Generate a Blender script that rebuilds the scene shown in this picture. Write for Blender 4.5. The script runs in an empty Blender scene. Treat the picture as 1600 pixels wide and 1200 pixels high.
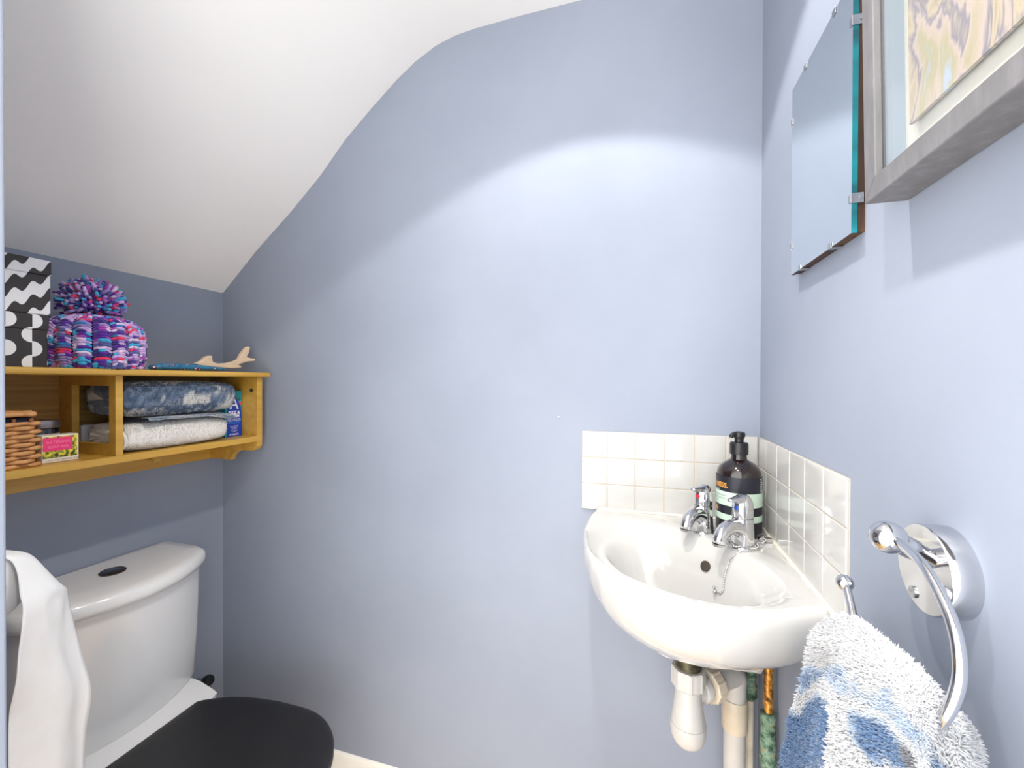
import bpy, bmesh, math, random
from math import sin, cos, pi, atan2, sqrt, radians, hypot
from mathutils import Vector, Matrix, noise
random.seed(7)
C = bpy.context.scene.collection
XL, XR, YB, H = -1.286, 0.254, 1.05, 1.20      # left wall, right wall, back wall, eye height (metres)

# ------------------------------------------------------------------ materials
def lin(c):
    return tuple((v/255/12.92 if v/255 <= .04045 else ((v/255+.055)/1.055)**2.4) for v in c)
def rgba(c): return (*lin(c), 1)
class Mat:
    def __init__(s, name, col=(200, 200, 200), rough=.5, metal=0., coat=0., spec=.5):
        s.m = bpy.data.materials.new(name); s.m.use_nodes = True
        s.nt = s.m.node_tree; s.b = s.nt.nodes['Principled BSDF']
        s.b.inputs['Base Color'].default_value = rgba(col)
        s.b.inputs['Roughness'].default_value = rough
        s.b.inputs['Metallic'].default_value = metal
        s.b.inputs['Coat Weight'].default_value = coat
        s.b.inputs['Specular IOR Level'].default_value = spec
    def n(s, t, **k):
        x = s.nt.nodes.new(t)
        for a, v in k.items(): setattr(x, a, v)
        return x
    def l(s, a, b): s.nt.links.new(a, b)
    def coord(s, scale=(1, 1, 1), rot=(0, 0, 0)):
        t = s.n('ShaderNodeTexCoord'); mp = s.n('ShaderNodeMapping')
        mp.inputs['Scale'].default_value = scale; mp.inputs['Rotation'].default_value = rot
        s.l(t.outputs['Object'], mp.inputs['Vector']); return mp.outputs['Vector']
    def noise(s, vec, scale, detail=3, rough=.5):
        x = s.n('ShaderNodeTexNoise'); x.inputs['Scale'].default_value = scale
        x.inputs['Detail'].default_value = detail; x.inputs['Roughness'].default_value = rough
        s.l(vec, x.inputs['Vector']); return x.outputs['Fac']
    def ramp(s, fac, stops, interp='LINEAR'):
        r = s.n('ShaderNodeValToRGB'); r.color_ramp.interpolation = interp
        e = r.color_ramp.elements
        while len(e) < len(stops): e.new(.5)
        for i, (p, c) in enumerate(stops): e[i].position = p; e[i].color = rgba(c)
        s.l(fac, r.inputs['Fac']); return r.outputs['Color']
    def bump(s, fac, strength, dist=.001):
        b = s.n('ShaderNodeBump'); b.inputs['Strength'].default_value = strength; b.inputs['Distance'].default_value = dist
        s.l(fac, b.inputs['Height']); s.l(b.outputs['Normal'], s.b.inputs['Normal'])
    def math(s, op, a, b=None):
        x = s.n('ShaderNodeMath', operation=op)
        for i, v in enumerate((a, b)):
            if v is None: continue
            if isinstance(v, (int, float)): x.inputs[i].default_value = v
            else: s.l(v, x.inputs[i])
        return x.outputs[0]
    def base(s, col): s.l(col, s.b.inputs['Base Color'])

def paint(name, col, amt=4):
    m = Mat(name, col, .72, spec=.25)
    v = m.coord(); f = m.noise(v, 3.0, 5)
    m.base(m.ramp(f, [(.3, tuple(c-amt for c in col)), (.7, tuple(min(255, c+amt) for c in col))]))
    m.bump(m.noise(v, 160, 3), .12, .0006); return m.m
def plain(name, col, rough=.5, metal=0., coat=0., var=0, scale=40, bmp=0):
    m = Mat(name, col, rough, metal, coat); v = m.coord()
    if var:
        m.base(m.ramp(m.noise(v, scale, 4), [(.3, tuple(max(0, c-var) for c in col)), (.7, tuple(min(255, c+var) for c in col))]))
    if bmp: m.bump(m.noise(v, scale*4, 3), bmp, .0006)
    return m.m
def wood(name, lo, hi, scale=(60, 4, 60), rough=.4, coat=.15):
    m = Mat(name, hi, rough, coat=coat); v = m.coord(scale)
    f = m.noise(v, 1.0, 6, .6); f2 = m.noise(m.coord((9, 1.2, 9)), 1.5, 2)
    mid = tuple((a+b)//2 for a, b in zip(lo, hi))
    fac = m.math('ADD', m.math('MULTIPLY', f, .65), m.math('MULTIPLY', f2, .35))
    m.base(m.ramp(fac, [(.32, lo), (.5, mid), (.62, hi)])); m.bump(f, .08, .0004); return m.m
def attr_mat(name, rough=.9, sheen=.3):
    m = Mat(name, (200, 200, 200), rough, spec=.15)
    a = m.n('ShaderNodeAttribute'); a.attribute_name = 'Col'; m.base(a.outputs['Color'])
    m.b.inputs['Sheen Weight'].default_value = sheen; return m.m

M = {}
M['wall'] = paint('blue_grey_emulsion', (147, 155, 170))
M['ceiling'] = paint('white_ceiling_emulsion', (244, 243, 241), 2)
M['gloss'] = plain('white_gloss_paint', (240, 236, 226), .25, var=3, scale=12)
m = Mat('oak_plank_floor', (190, 130, 70), .3, coat=.3)
br = m.n('ShaderNodeTexBrick'); m.l(m.coord((1, 1, 1)), br.inputs['Vector'])
br.inputs['Scale'].default_value = 1; br.inputs['Brick Width'].default_value = .9; br.inputs['Row Height'].default_value = .12
br.inputs['Mortar Size'].default_value = .002; br.inputs['Color1'].default_value = rgba((232, 196, 146)); br.inputs['Color2'].default_value = rgba((222, 182, 128)); br.inputs['Mortar'].default_value = rgba((90, 60, 34))
mx = m.n('ShaderNodeMix', data_type='RGBA', blend_type='MULTIPLY'); mx.inputs['Factor'].default_value = .5
m.l(br.outputs['Color'], mx.inputs['A']); m.l(m.ramp(m.noise(m.coord((3, 60, 3)), 1, 5), [(.3, (170, 150, 130)), (.7, (255, 250, 245))]), mx.inputs['B'])
m.base(mx.outputs['Result']); M['floor'] = m.m
M['ceramic'] = plain('white_glazed_ceramic', (194, 193, 190), .09, coat=.4)  # basin copy of the ceramic, greyed to offset the strong downlight on it
M['ceramic_cist'] = plain('white_cistern_ceramic', (226, 225, 223), .12, coat=.4)
M['tile'] = plain('white_glazed_tile', (195, 194, 191), .1, coat=.3, var=2, scale=9)
M['grout'] = plain('stained_cream_grout', (196, 186, 170), .85, var=8, scale=60)
M['sealant'] = plain('aged_white_sealant', (222, 218, 206), .5, var=8, scale=50)
M['chrome'] = plain('polished_chrome', (214, 214, 216), .06, 1.)
M['dark_chrome'] = plain('smoked_chrome', (96, 94, 96), .12, 1.)
M['steel'] = plain('brushed_steel', (190, 190, 190), .22, 1., var=6, scale=80)
M['red'] = plain('red_enamel', (205, 20, 50), .3)
M['blue'] = plain('blue_enamel', (35, 75, 170), .3)
M['dark_hole'] = plain('dark_hollow', (60, 52, 44), .7)
M['black_plastic'] = plain('black_plastic', (24, 24, 27), .35)
M['seat_black'] = plain('black_seat_lacquer', (25, 24, 26), .42, var=3, scale=20)
m = Mat('dark_amber_glass', (30, 20, 20), .12, coat=.5); M['amber'] = m.m
M['navy_label'] = plain('navy_label', (22, 25, 38), .4)
M['mint_label'] = plain('mint_label', (196, 218, 202), .5)
M['gold_ink'] = plain('gold_ink', (214, 150, 60), .4)
M['white_ink'] = plain('white_ink', (235, 238, 242), .5)
M['grey_ink'] = plain('grey_ink', (110, 118, 118), .6)
M['pipe_white'] = plain('white_pipe_plastic', (196, 194, 190), .3, var=4, scale=25)
M['pipe_cream'] = plain('yellowed_pipe_plastic', (208, 196, 176), .4, var=8, scale=25)
M['brass_thread'] = plain('tarnished_brass_thread', (112, 106, 84), .4, .8, var=18, scale=90)
m = Mat('green_corroded_copper', (90, 120, 95), .6, .2)
v = m.coord(); f = m.noise(v, 70, 5, .7)
m.base(m.ramp(f, [(.3, (30, 40, 30)), (.45, (70, 98, 78)), (.58, (126, 158, 136)), (.68, (176, 128, 62))])); m.bump(f, .6, .002); M['verdigris'] = m.m
m = Mat('flaking_copper', (190, 130, 60), .4, .7)
f = m.noise(m.coord(), 90, 5, .7); m.base(m.ramp(f, [(.36, (50, 40, 24)), (.5, (176, 120, 50)), (.65, (226, 176, 96))])); m.bump(f, .5, .0015); M['copper'] = m.m
M['pipe_paint'] = plain('cream_painted_pipe', (216, 208, 188), .5, var=14, scale=40)
m = Mat('silvered_mirror', (226, 232, 235), .01, 1.); M['mirror'] = m.m
m = Mat('teal_glass_edge', (16, 160, 168), .12, coat=.4)
f = m.noise(m.coord((1, 1, 14)), 2, 2); m.base(m.ramp(f, [(.35, (8, 84, 92)), (.6, (14, 128, 136))])); M['teal'] = m.m
M['ply'] = wood('dark_chipboard', (34, 20, 13), (92, 60, 34), (90, 90, 4), .6, 0)
M['grey_wood'] = wood('grey_stained_wood', (98, 97, 99), (120, 119, 122), (70, 70, 20), .55, .05)
M['mount'] = plain('cream_mount_board', (204, 202, 190), .8, var=2, scale=40)
M['spacer'] = plain('blue_grey_spacer', (150, 164, 176), .7)
m = Mat('pastel_oil_painting', (220, 210, 200), .55)
w = m.n('ShaderNodeTexNoise'); w.inputs['Scale'].default_value = 13; w.inputs['Detail'].default_value = 5; w.inputs['Distortion'].default_value = 1.1
m.l(m.coord((1, 1.3, .6), (.5, 0, 0)), w.inputs['Vector'])
colr = m.ramp(w.outputs['Fac'], [(.32, (112, 118, 132)), (.40, (160, 148, 122)), (.46, (186, 172, 148)), (.50, (128, 126, 134)), (.53, (188, 172, 162)), (.60, (166, 160, 124)), (.68, (166, 178, 192))])
m.base(colr); m.bump(m.noise(m.coord((1, 3, 1)), 60, 4), .4, .001); M['painting'] = m.m
m = Mat('picture_glass', (255, 255, 255), .02)
nt = m.nt; tr = m.n('ShaderNodeBsdfTransparent'); gl = m.n('ShaderNodeBsdfGlossy'); gl.inputs['Roughness'].default_value = .02
lw = m.n('ShaderNodeLayerWeight'); lw.inputs['Blend'].default_value = .5; fr = m.n('ShaderNodeMath', operation='POWER'); m.l(lw.outputs['Facing'], fr.inputs[0]); fr.inputs[1].default_value = 4; ms = m.n('ShaderNodeMixShader')
m.l(fr.outputs[0], ms.inputs[0]); m.l(tr.outputs[0], ms.inputs[1]); m.l(gl.outputs[0], ms.inputs[2]); m.l(ms.outputs[0], nt.nodes['Material Output'].inputs['Surface']); M['glass'] = m.m
M['pine'] = wood('honey_varnished_pine', (188, 142, 52), (214, 172, 80), (40, 3, 40), .42, .2)
M['pine_back'] = wood('honey_pine_backing', (150, 112, 52), (190, 148, 76), (40, 2, 160), .5, .05)
M['wicker'] = plain('tan_wicker', (206, 150, 92), .55, var=18, scale=60)
M['wicker_dark'] = plain('dark_wicker_stake', (150, 96, 54), .6, var=16, scale=60)
M['lining'] = plain('dark_blue_lining', (40, 38, 60), .9)
M['yarn'] = attr_mat('variegated_yarn', .85, .4)
M['terry'] = attr_mat('terry_pile', .95, .4)
M['tissue'] = plain('embossed_tissue', (240, 240, 238), .9, var=2, scale=30, bmp=.25)
M['card'] = plain('cardboard_core', (176, 150, 118), .9)
M['holder'] = plain('dark_metal_holder', (70, 66, 74), .3, .8)
M['shark_wood'] = wood('pale_carved_wood', (206, 180, 148), (236, 214, 186), (40, 10, 40), .6, 0)
m = Mat('blue_flower_glaze', (30, 110, 150), .25, coat=.4)
vo = m.n('ShaderNodeTexVoronoi'); vo.inputs['Scale'].default_value = 55; m.l(m.coord(), vo.inputs['Vector'])
m.base(m.ramp(vo.outputs['Distance'], [(.10, (230, 236, 236)), (.16, (150, 50, 80)), (.24, (24, 52, 96)), (.34, (40, 128, 168)), (.9, (22, 90, 134))])); M['shark_blue'] = m.m
# patterned gift boxes
m = Mat('wavy_stripe_paper', (240, 240, 238), .5)
sp = m.n('ShaderNodeSeparateXYZ'); m.l(m.coord(), sp.inputs[0])
yy = sp.outputs['Y']; zz = sp.outputs['Z']
wv = m.math('MULTIPLY', m.math('SINE', m.math('MULTIPLY', yy, 2*pi/.0255)), -.0060)
f = m.math('FRACT', m.math('DIVIDE', m.math('SUBTRACT', m.math('SUBTRACT', zz, m.math('MULTIPLY', yy, .69)), wv), .051))
m.base(m.ramp(f, [(0, (236, 236, 236)), (.5, (50, 45, 44))], 'CONSTANT')); M['waves'] = m.m
m = Mat('half_moon_paper', (50, 45, 44), .45)
sp = m.n('ShaderNodeSeparateXYZ'); m.l(m.coord(), sp.inputs[0])
a = m.math('DIVIDE', m.math('ADD', sp.outputs['Y'], .0105), .0365); a = m.math('SUBTRACT', m.math('FRACT', a), .5)
side = m.math('MULTIPLY', m.math('GREATER_THAN', a, 0.), .5)
dy = m.math('MULTIPLY', a, .0365)
b = m.math('MULTIPLY', m.math('SUBTRACT', m.math('FRACT', m.math('ADD', m.math('DIVIDE', m.math('ADD', sp.outputs['Z'], .018), .054), side)), .5), .054)
r2 = m.math('ADD', m.math('MULTIPLY', dy, dy), m.math('MULTIPLY', b, b))
m.base(m.ramp(m.math('LESS_THAN', r2, .0148**2), [(0, (50, 45, 44)), (.5, (236, 236, 236))], 'CONSTANT')); M['moons'] = m.m
M['box_dark'] = plain('black_paper', (44, 40, 40), .5)
# cleaner carton: blue body, turquoise corners
M['carton_blue'] = plain('royal_blue_card', (22, 62, 178), .35)
M['carton_teal'] = plain('turquoise_card', (38, 150, 168), .4, var=14, scale=30)
M['fruit'] = plain('red_fruit_print', (220, 80, 80), .5)
M['leaf'] = plain('green_leaf_print', (60, 110, 70), .5)
M['pink'] = plain('hot_pink_card', (238, 56, 120), .5, var=4, scale=60)
M['pale_pink_ink'] = plain('pale_pink_ink', (250, 140, 176), .6)
M['cream_card'] = plain('cream_card', (240, 232, 214), .6)
m = Mat('yellow_flower_print', (220, 200, 50), .5)
f = m.noise(m.coord(), 160, 3); m.base(m.ramp(f, [(.38, (60, 60, 20)), (.45, (150, 160, 40)), (.55, (236, 214, 60))], 'CONSTANT')); M['flowers'] = m.m
M['ink'] = plain('dark_brown_ink', (80, 60, 50), .6)
M['jar_lid'] = plain('grey_tin_lid', (150, 146, 150), .3, .9)
M['jar_glass'] = plain('dark_jar_glass', (28, 22, 36), .15, coat=.5)
M['label'] = plain('white_paper_label', (224, 226, 220), .6)
M['packet'] = plain('white_paper_packet', (226, 224, 226), .45)
m = Mat('lamp_lens', (255, 250, 240), .4); m.b.inputs['Emission Color'].default_value = (1, .96, .9, 1); m.b.inputs['Emission Strength'].default_value = 12; M['lens'] = m.m

# ------------------------------------------------------------------ mesh builder
class MB:
    def __init__(s): s.v = []; s.f = []; s.mi = []; s.col = None; s.cur = 0; s.wn = False
    def add(s, vs, fs, col=None):
        o = len(s.v); s.v += [tuple(x) for x in vs]; s.f += [tuple(i+o for i in f) for f in fs]; s.mi += [s.cur]*len(fs)
        if col is not None:
            if s.col is None: s.col = []
            s.col += [col]*len(vs) if not isinstance(col, list) else col
        return s
    def box(s, lo, hi, bevel=0, seg=2):
        bm = bmesh.new(); bmesh.ops.create_cube(bm, size=1)
        for v in bm.verts: v.co = Vector([(l+h)/2 + c*(h-l) for l, h, c in zip(lo, hi, v.co)])
        if bevel: s.wn = True; bmesh.ops.bevel(bm, geom=bm.edges[:], offset=bevel, segments=seg, profile=.5, affect='EDGES')
        bm.verts.index_update(); s.add([v.co for v in bm.verts], [[v.index for v in f.verts] for f in bm.faces]); bm.free(); return s
    def grid(s, P, cu=False, cv=False, col=None):
        n, k = len(P), len(P[0]); vs = [p for r in P for p in r]; fs = []
        for i in range(n if cu else n-1):
            for j in range(k if cv else k-1):
                i2, j2 = (i+1) % n, (j+1) % k
                fs.append((i*k+j, i*k+j2, i2*k+j2, i2*k+j))
        cc = [c for r in col for c in r] if col else None
        return s.add(vs, fs, cc)
    def lathe(s, prof, org=(0, 0, 0), axis=(0, 0, 1), seg=32, cap=True):
        a = Vector(axis).normalized(); u = a.orthogonal().normalized(); w = a.cross(u); o = Vector(org)
        P = [[o+a*z+(u*cos(2*pi*j/seg)+w*sin(2*pi*j/seg))*max(r, 1e-5) for j in range(seg)] for r, z in prof]
        s.grid(P, cv=True)
        if cap:
            n = len(s.v)-len(prof)*seg
            s.f.append(tuple(n+j for j in range(seg))[::-1]); s.mi.append(s.cur)
            e = len(s.v)-seg; s.f.append(tuple(e+j for j in range(seg))); s.mi.append(s.cur)
        return s
    def cyl(s, a, b, r, r2=None, seg=24):
        a = Vector(a); d = Vector(b)-a
        return s.lathe([(r, 0), (r if r2 is None else r2, d.length)], a, d, seg)
    def tube(s, pts, rad, seg=16, sub=6, closed=False, flat=1.0):
        pts = [Vector(p) for p in pts]; rs = rad if isinstance(rad, list) else [rad]*len(pts)
        Q, R_ = [], []
        n = len(pts)
        if sub > 1 and n > 2:
            for i in range(n if closed else n-1):
                g = lambda k: pts[k % n] if closed else pts[min(max(k, 0), n-1)]
                p0, p1, p2, p3 = g(i-1), g(i), g(i+1), g(i+2)
                for q in range(sub):
                    t = q/sub
                    Q.append(.5*((2*p1)+(p2-p0)*t+(2*p0-5*p1+4*p2-p3)*t*t+(3*p1-p0-3*p2+p3)*t**3)); R_.append(rs[i]*(1-t)+rs[(i+1) % n]*t)
            if not closed: Q.append(pts[-1]); R_.append(rs[-1])
        else: Q, R_ = pts, rs
        m_ = len(Q); up = None; P = []
        for i in range(m_):
            t = (Q[(i+1) % m_]-Q[i-1]) if closed else (Q[min(i+1, m_-1)]-Q[max(i-1, 0)])
            t.normalize()
            if up is None: up = t.orthogonal().normalized()
            up = (up-t*up.dot(t)).normalized(); w = t.cross(up)
            P.append([Q[i]+(up*cos(2*pi*j/seg)*flat+w*sin(2*pi*j/seg))*R_[i] for j in range(seg)])
        s.grid(P, cu=closed, cv=True)
        if not closed:
            n0 = len(s.v)-m_*seg; s.f.append(tuple(n0+j for j in range(seg))[::-1]); s.mi.append(s.cur)
            e = len(s.v)-seg; s.f.append(tuple(e+j for j in range(seg))); s.mi.append(s.cur)
        return s
    def ball(s, c, r, seg=20, col=None, M_=None):
        r = (r, r, r) if isinstance(r, (int, float)) else r
        P = []; c = Vector(c)
        for i in range(seg//2+1):
            t = pi*i/(seg//2)
            row = []
            for j in range(seg):
                p = Vector((r[0]*max(sin(t), 1e-4)*cos(2*pi*j/seg), r[1]*max(sin(t), 1e-4)*sin(2*pi*j/seg), r[2]*cos(t)))
                row.append(c+(M_ @ p if M_ else p))
            P.append(row)
        return s.grid(P, cv=True, col=[[col]*seg for _ in P] if col else None)
    def prism(s, poly, fn, a, b):                    # 2-D polygon extruded between a and b; fn(u, v, t) -> point
        n = len(poly); vs = [fn(u, v, a) for u, v in poly]+[fn(u, v, b) for u, v in poly]
        fs = [tuple(range(n))[::-1], tuple(range(n, 2*n))]+[(i, (i+1) % n, n+(i+1) % n, n+i) for i in range(n)]
        return s.add(vs, fs)
def link(name, mb, mat, parent=None, base=None, smooth=True, bevel=0, sub=0, angle=40):
    mats = mat if isinstance(mat, (list, tuple)) else [mat]
    org = Vector(parent_loc(parent)) if parent else Vector(base or (0, 0, 0))
    me = bpy.data.meshes.new(name); me.from_pydata([tuple(Vector(v)-org) for v in mb.v], [], mb.f)
    for x in mats: me.materials.append(M[x] if isinstance(x, str) else x)
    for p, i in zip(me.polygons, mb.mi): p.material_index = i
    if mb.col:
        at = me.color_attributes.new('Col', 'FLOAT_COLOR', 'POINT')
        for i, c in enumerate(mb.col): at.data[i].color = (*c, 1)
    bm = bmesh.new(); bm.from_mesh(me); bmesh.ops.recalc_face_normals(bm, faces=bm.faces); bm.to_mesh(me); bm.free()
    if smooth:
        for p in me.polygons: p.use_smooth = True
        me.set_sharp_from_angle(angle=radians(angle))
    o = bpy.data.objects.new(name, me); C.objects.link(o)
    if parent: o.parent = parent
    else: o.location = org
    if bevel:
        b = o.modifiers.new('bevel', 'BEVEL'); b.width = bevel; b.segments = 3; b.limit_method = 'ANGLE'; b.angle_limit = radians(35)
    if mb.wn and smooth:
        me.set_sharp_from_angle(angle=radians(60)); q = o.modifiers.new('wn', 'WEIGHTED_NORMAL'); q.keep_sharp = True; q.weight = 100
    if sub:
        q = o.modifiers.new('sub', 'SUBSURF'); q.levels = sub; q.render_levels = sub
    return o
def parent_loc(p):
    loc = Vector((0, 0, 0))
    while p: loc += Vector(p.location); p = p.parent
    return loc
def thing(name, label, cat, loc, group=None):
    o = bpy.data.objects.new(name, None); C.objects.link(o); o.location = loc; o.empty_display_size = .02
    return tag(o, label, cat, group)
def tag(o, label, cat, group=None):
    o['label'] = label; o['category'] = cat
    if group: o['group'] = group
    return o
def struct(name, mb, mat, **k):
    o = link(name, mb, mat, **k); o['kind'] = 'structure'; return o
def text_mb(txt, size, fn, align='LEFT', thick=0):
    cu = bpy.data.curves.new('lettering', 'FONT'); cu.body = txt; cu.size = size; cu.align_x = align; cu.resolution_u = 3
    cu.offset = thick
    ob = bpy.data.objects.new('lettering', cu); C.objects.link(ob)
    dg = bpy.context.evaluated_depsgraph_get(); dg.update()
    me = bpy.data.meshes.new_from_object(ob.evaluated_get(dg))
    mb = MB(); mb.add([fn(v.co.x, v.co.y) for v in me.vertices], [tuple(p.vertices) for p in me.polygons])
    bpy.data.objects.remove(ob); bpy.data.curves.remove(cu); bpy.data.meshes.remove(me)
    return mb
def sstep(a, b, x):
    t = min(1, max(0, (x-a)/(b-a))); return t*t*(3-2*t)
def lerp(a, b, t): return a+(b-a)*t
def interp(x, tab):
    for (a, p), (b, q) in zip(tab, tab[1:]):
        if x <= b: return p+(q-p)*max(0, (x-a))/(b-a)
    return tab[-1][1]

# ------------------------------------------------------------------ room shell
ZT = 2.35
CEIL = [(-1.286, 1.4806), (-1.150, 1.603), (-1.014, 1.7135), (-.909, 1.806), (-.82, 1.9), (-.734, 1.9725), (-.651, 2.0376),
        (-.5915, 2.078), (-.5335, 2.1056), (-.477, 2.120), (-.422, 2.126), (-.317, 2.129), (.254, 2.134)]
struct('floor', MB().box((XL-.1, -.20, -.08), (XR+.1, YB+.1, 0)), 'floor')  # stops short so the added world fill reaches the ceiling from below
struct('wall_back', MB().box((XL-.1, YB, 0), (XR+.1, YB+.1, ZT)), 'wall')
struct('wall_left', MB().box((XL-.1, .17, 0), (XL, YB, ZT)), 'wall')
struct('wall_right', MB().box((XR, -.40, 0), (XR+.1, YB, ZT)), 'wall')
struct('wall_front', MB().prism([(XL, 0), (-.69, 0), (-.69, 2.004), (-.734, 1.9705), (-.82, 1.898), (-.909, 1.804), (-1.014, 1.711), (-1.15, 1.601), (XL, 1.479)], lambda u, v, t: (u, t, v), .17, .30), 'wall', smooth=False, bevel=.003)
mb = MB(); n = len(CEIL)
pts = CEIL
mb.grid([[(x, y, z+(.0015*noise.noise((x*9, y*9, 3)) if 0 < i < n-1 else 0)) for y in [YB+.0-(YB+.4)*j/40 for j in range(41)]] for i, (x, z) in enumerate(pts)])
mb.grid([[(x, y, ZT) for y in (YB, -.4)] for x in (XL, XR)])
for y in (YB, -.4):
    mb.add([(x, y, z) for x, z in pts]+[(XR, y, ZT), (XL, y, ZT)], [tuple(range(n+2))])
struct('ceiling', mb, 'ceiling', angle=60)
def skirt(name, fn, L):
    prof = [(0, 0), (.016, 0), (.016, .075), (.0125, .082), (.0125, .088), (.009, .094), (.008, .106), (.004, .1115), (0, .1125)]
    mb = MB(); mb.prism(prof, fn, 0, L); return struct(name, mb, 'gloss')
skirt('baseboard_back', lambda u, v, t: (XL+t, YB-u, v), XR-XL)
skirt('baseboard_right', lambda u, v, t: (XR-u, -.2+t, v), YB+.2)
skirt('baseboard_left', lambda u, v, t: (XL+u, .3+t, v), .75)
tag(link('wall_nail', MB().lathe([(.0016, 0), (.0022, .002), (.0018, .004)], (-.192, YB, 1.112), (0, -1, 0), 10), 'steel', base=(-.192, YB, 1.112)),
    'tiny nail head in the bare blue back wall left of the white tiles', 'nail')

# ------------------------------------------------------------------ tiles
sp_t = thing('tile_splashback', 'L-shaped band of small white square tiles in the corner above the basin', 'tiles', (XR, YB, .889))
zs = [.8893, .9526, 1.0163, 1.08]
xs = [-.1345, -.0729, -.0081, .0567, .1215, .1863, .2493]
mb = MB(); mb.cur = 0
for a, b in zip(xs, xs[1:]):
    for c, d in zip(zs, zs[1:]):
        j = random.uniform(-.0004, .0004)
        mb.box((a+.0011, YB-.0045+j*.6, c+.0011), (b-.0011, YB-.001, d-.0011), .0012, 2)
mb.cur = 1; mb.box((xs[0]+.001, YB-.0034, zs[0]+.001), (xs[-1], YB, zs[-1]-.0008))
link('tile_panel', mb, ['tile', 'grout'], sp_t)
ys = [1.0455, .9851, .9143, .8435, .7727, .7019, .6311]
mb = MB()
for a, b in zip(ys, ys[1:]):
    for c, d in zip(zs, zs[1:]):
        j = random.uniform(-.0004, .0004)
        mb.box((XR-.0045+j*.6, b+.0011, c+.0011), (XR-.001, a-.0011, d-.0011), .0012, 2)
mb.cur = 1; mb.box((XR-.0034, ys[-1]+.0014, zs[0]+.001), (XR, ys[0], zs[-1]-.0008))
link('tile_panel', mb, ['tile', 'grout'], sp_t)

# ------------------------------------------------------------------ corner basin
BX, BY, BZ = XR-.0048, YB-.0048, .892
front = [(-.100, BY), (-.108, 1.02), (-.1135, .985), (-.1145, .95), (-.113, .90), (-.107, .855), (-.097, .80), (-.080, .745), (-.058, .697), (-.03, .664), (.002, .639), (.036, .623), (.066, .6165), (.096, .615), (.125, .6175), (.154, .624), (.19, .6375), (.222, .6535), (BX, .668)]
poly = front+[(BX, BY)]
P0 = Vector((.057, .817))
def bound(phi):
    d = Vector((cos(phi), sin(phi))); best = None; k = 0
    for i in range(len(poly)):
        a = Vector(poly[i])-P0; b = Vector(poly[(i+1) % len(poly)])-P0; e = b-a
        den = d.x*e.y-d.y*e.x
        if abs(den) < 1e-9: continue
        t = (a.x*e.y-a.y*e.x)/den; u = (a.x*d.y-a.y*d.x)/den
        if t > 0 and -1e-6 <= u <= 1+1e-6 and (best is None or t < best): best = t; k = i
    return best, k < len(front)-1
NP = 192
phis = [2*pi*i/NP for i in range(NP)]
B = [bound(p) for p in phis]
# keep exact corner vertices
def snap(pt):
    a = atan2(pt[1]-P0.y, pt[0]-P0.x) % (2*pi); i = round(a/(2*pi)*NP) % NP
    phis[i] = a; B[i] = (hypot(pt[0]-P0.x, pt[1]-P0.y), B[i][1])
snap((BX, BY)); snap(front[0]); snap(front[-1])
Rb = [b[0] for b in B]; Fr = [1. if b[1] else 0. for b in B]
for _ in range(2): Rs = [Rb[i]*.5+.25*(Rb[i-1]+Rb[(i+1) % NP]) if Fr[i] and Fr[i-1] and Fr[(i+1) % NP] else Rb[i] for i in range(NP)]; Rb = Rs
def topz(x, y):
    dx, dy = x-P0.x, y-P0.y; u, v = (dx-dy)/1.41421, (dx+dy)/1.41421
    qo = hypot(u/(.2 if u > 0 else .198), v/(.112 if v > 0 else .142))
    qi = hypot((u-.005)/.147, v/(.089 if v > 0 else .094))
    return BZ - .026*sstep(1.0, .74, qo) - .095*sstep(1.05, .55, qi) + .003*sstep(.9, 1.12, qo)*sstep(1.5, 1.2, qo)
NR = 64; P = []
for k in range(NR+1):
    t = (k/NR); row = []
    for i, ph in enumerate(phis):
        lip = .014 if Fr[i] else .002
        r = max(Rb[i]-lip, 0)*max(t, 1e-4)
        x, y = P0.x+cos(ph)*r, P0.y+sin(ph)*r
        row.append((x, y, topz(x, y)))
    P.append(row)
sk_f = [(.0095, -.0012), (.0052, -.004), (.0022, -.0085), (.0006, -.0145), (0, -.022), (.001, -.034), (.005, -.048), (.014, -.066), (.028, -.083), (.048, -.100), (.074, -.117), (.105, -.134), (.145, -.150), (.185, -.164), (.225, -.175)]
sk_w = [(.0015, -.001), (.0008, -.004), (0, -.0085), (0, -.0145), (0, -.022), (0, -.034), (.002, -.048), (.012, -.062), (.03, -.078), (.055, -.094), (.08, -.112), (.09, -.134), (.13, -.150), (.175, -.164), (.215, -.175)]
W = [Fr[i] for i in range(NP)]
for _ in range(5): W = [W[i]*.5+.25*(W[i-1]+W[(i+1) % NP]) if Fr[i] else 0. for i in range(NP)]
for (of, zf), (ow, zw) in zip(sk_f, sk_w):
    row = []
    for i, ph in enumerate(phis):
        o = lerp(ow, of, W[i]); r = max(Rb[i]-o*min(1.0, Rb[i]/.19), .028)
        row.append((P0.x+cos(ph)*r, P0.y+sin(ph)*r, BZ+lerp(zw, zf, W[i])))
    P.append(row)
WX, WY = .0925, .875
P.append([(lerp(P0.x, WX, .8)+cos(ph)*.03, lerp(P0.y, WY, .8)+sin(ph)*.03, .709) for ph in phis])
P.append([(WX+cos(ph)*.001, WY+sin(ph)*.001, .708) for ph in phis])
basin = thing('corner_basin', 'white ceramic corner washbasin with curved front mounted under the tiles', 'basin', (XR, YB, .69))
link('bowl', MB().grid(P, cv=True), 'ceramic', basin, angle=80)
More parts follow.
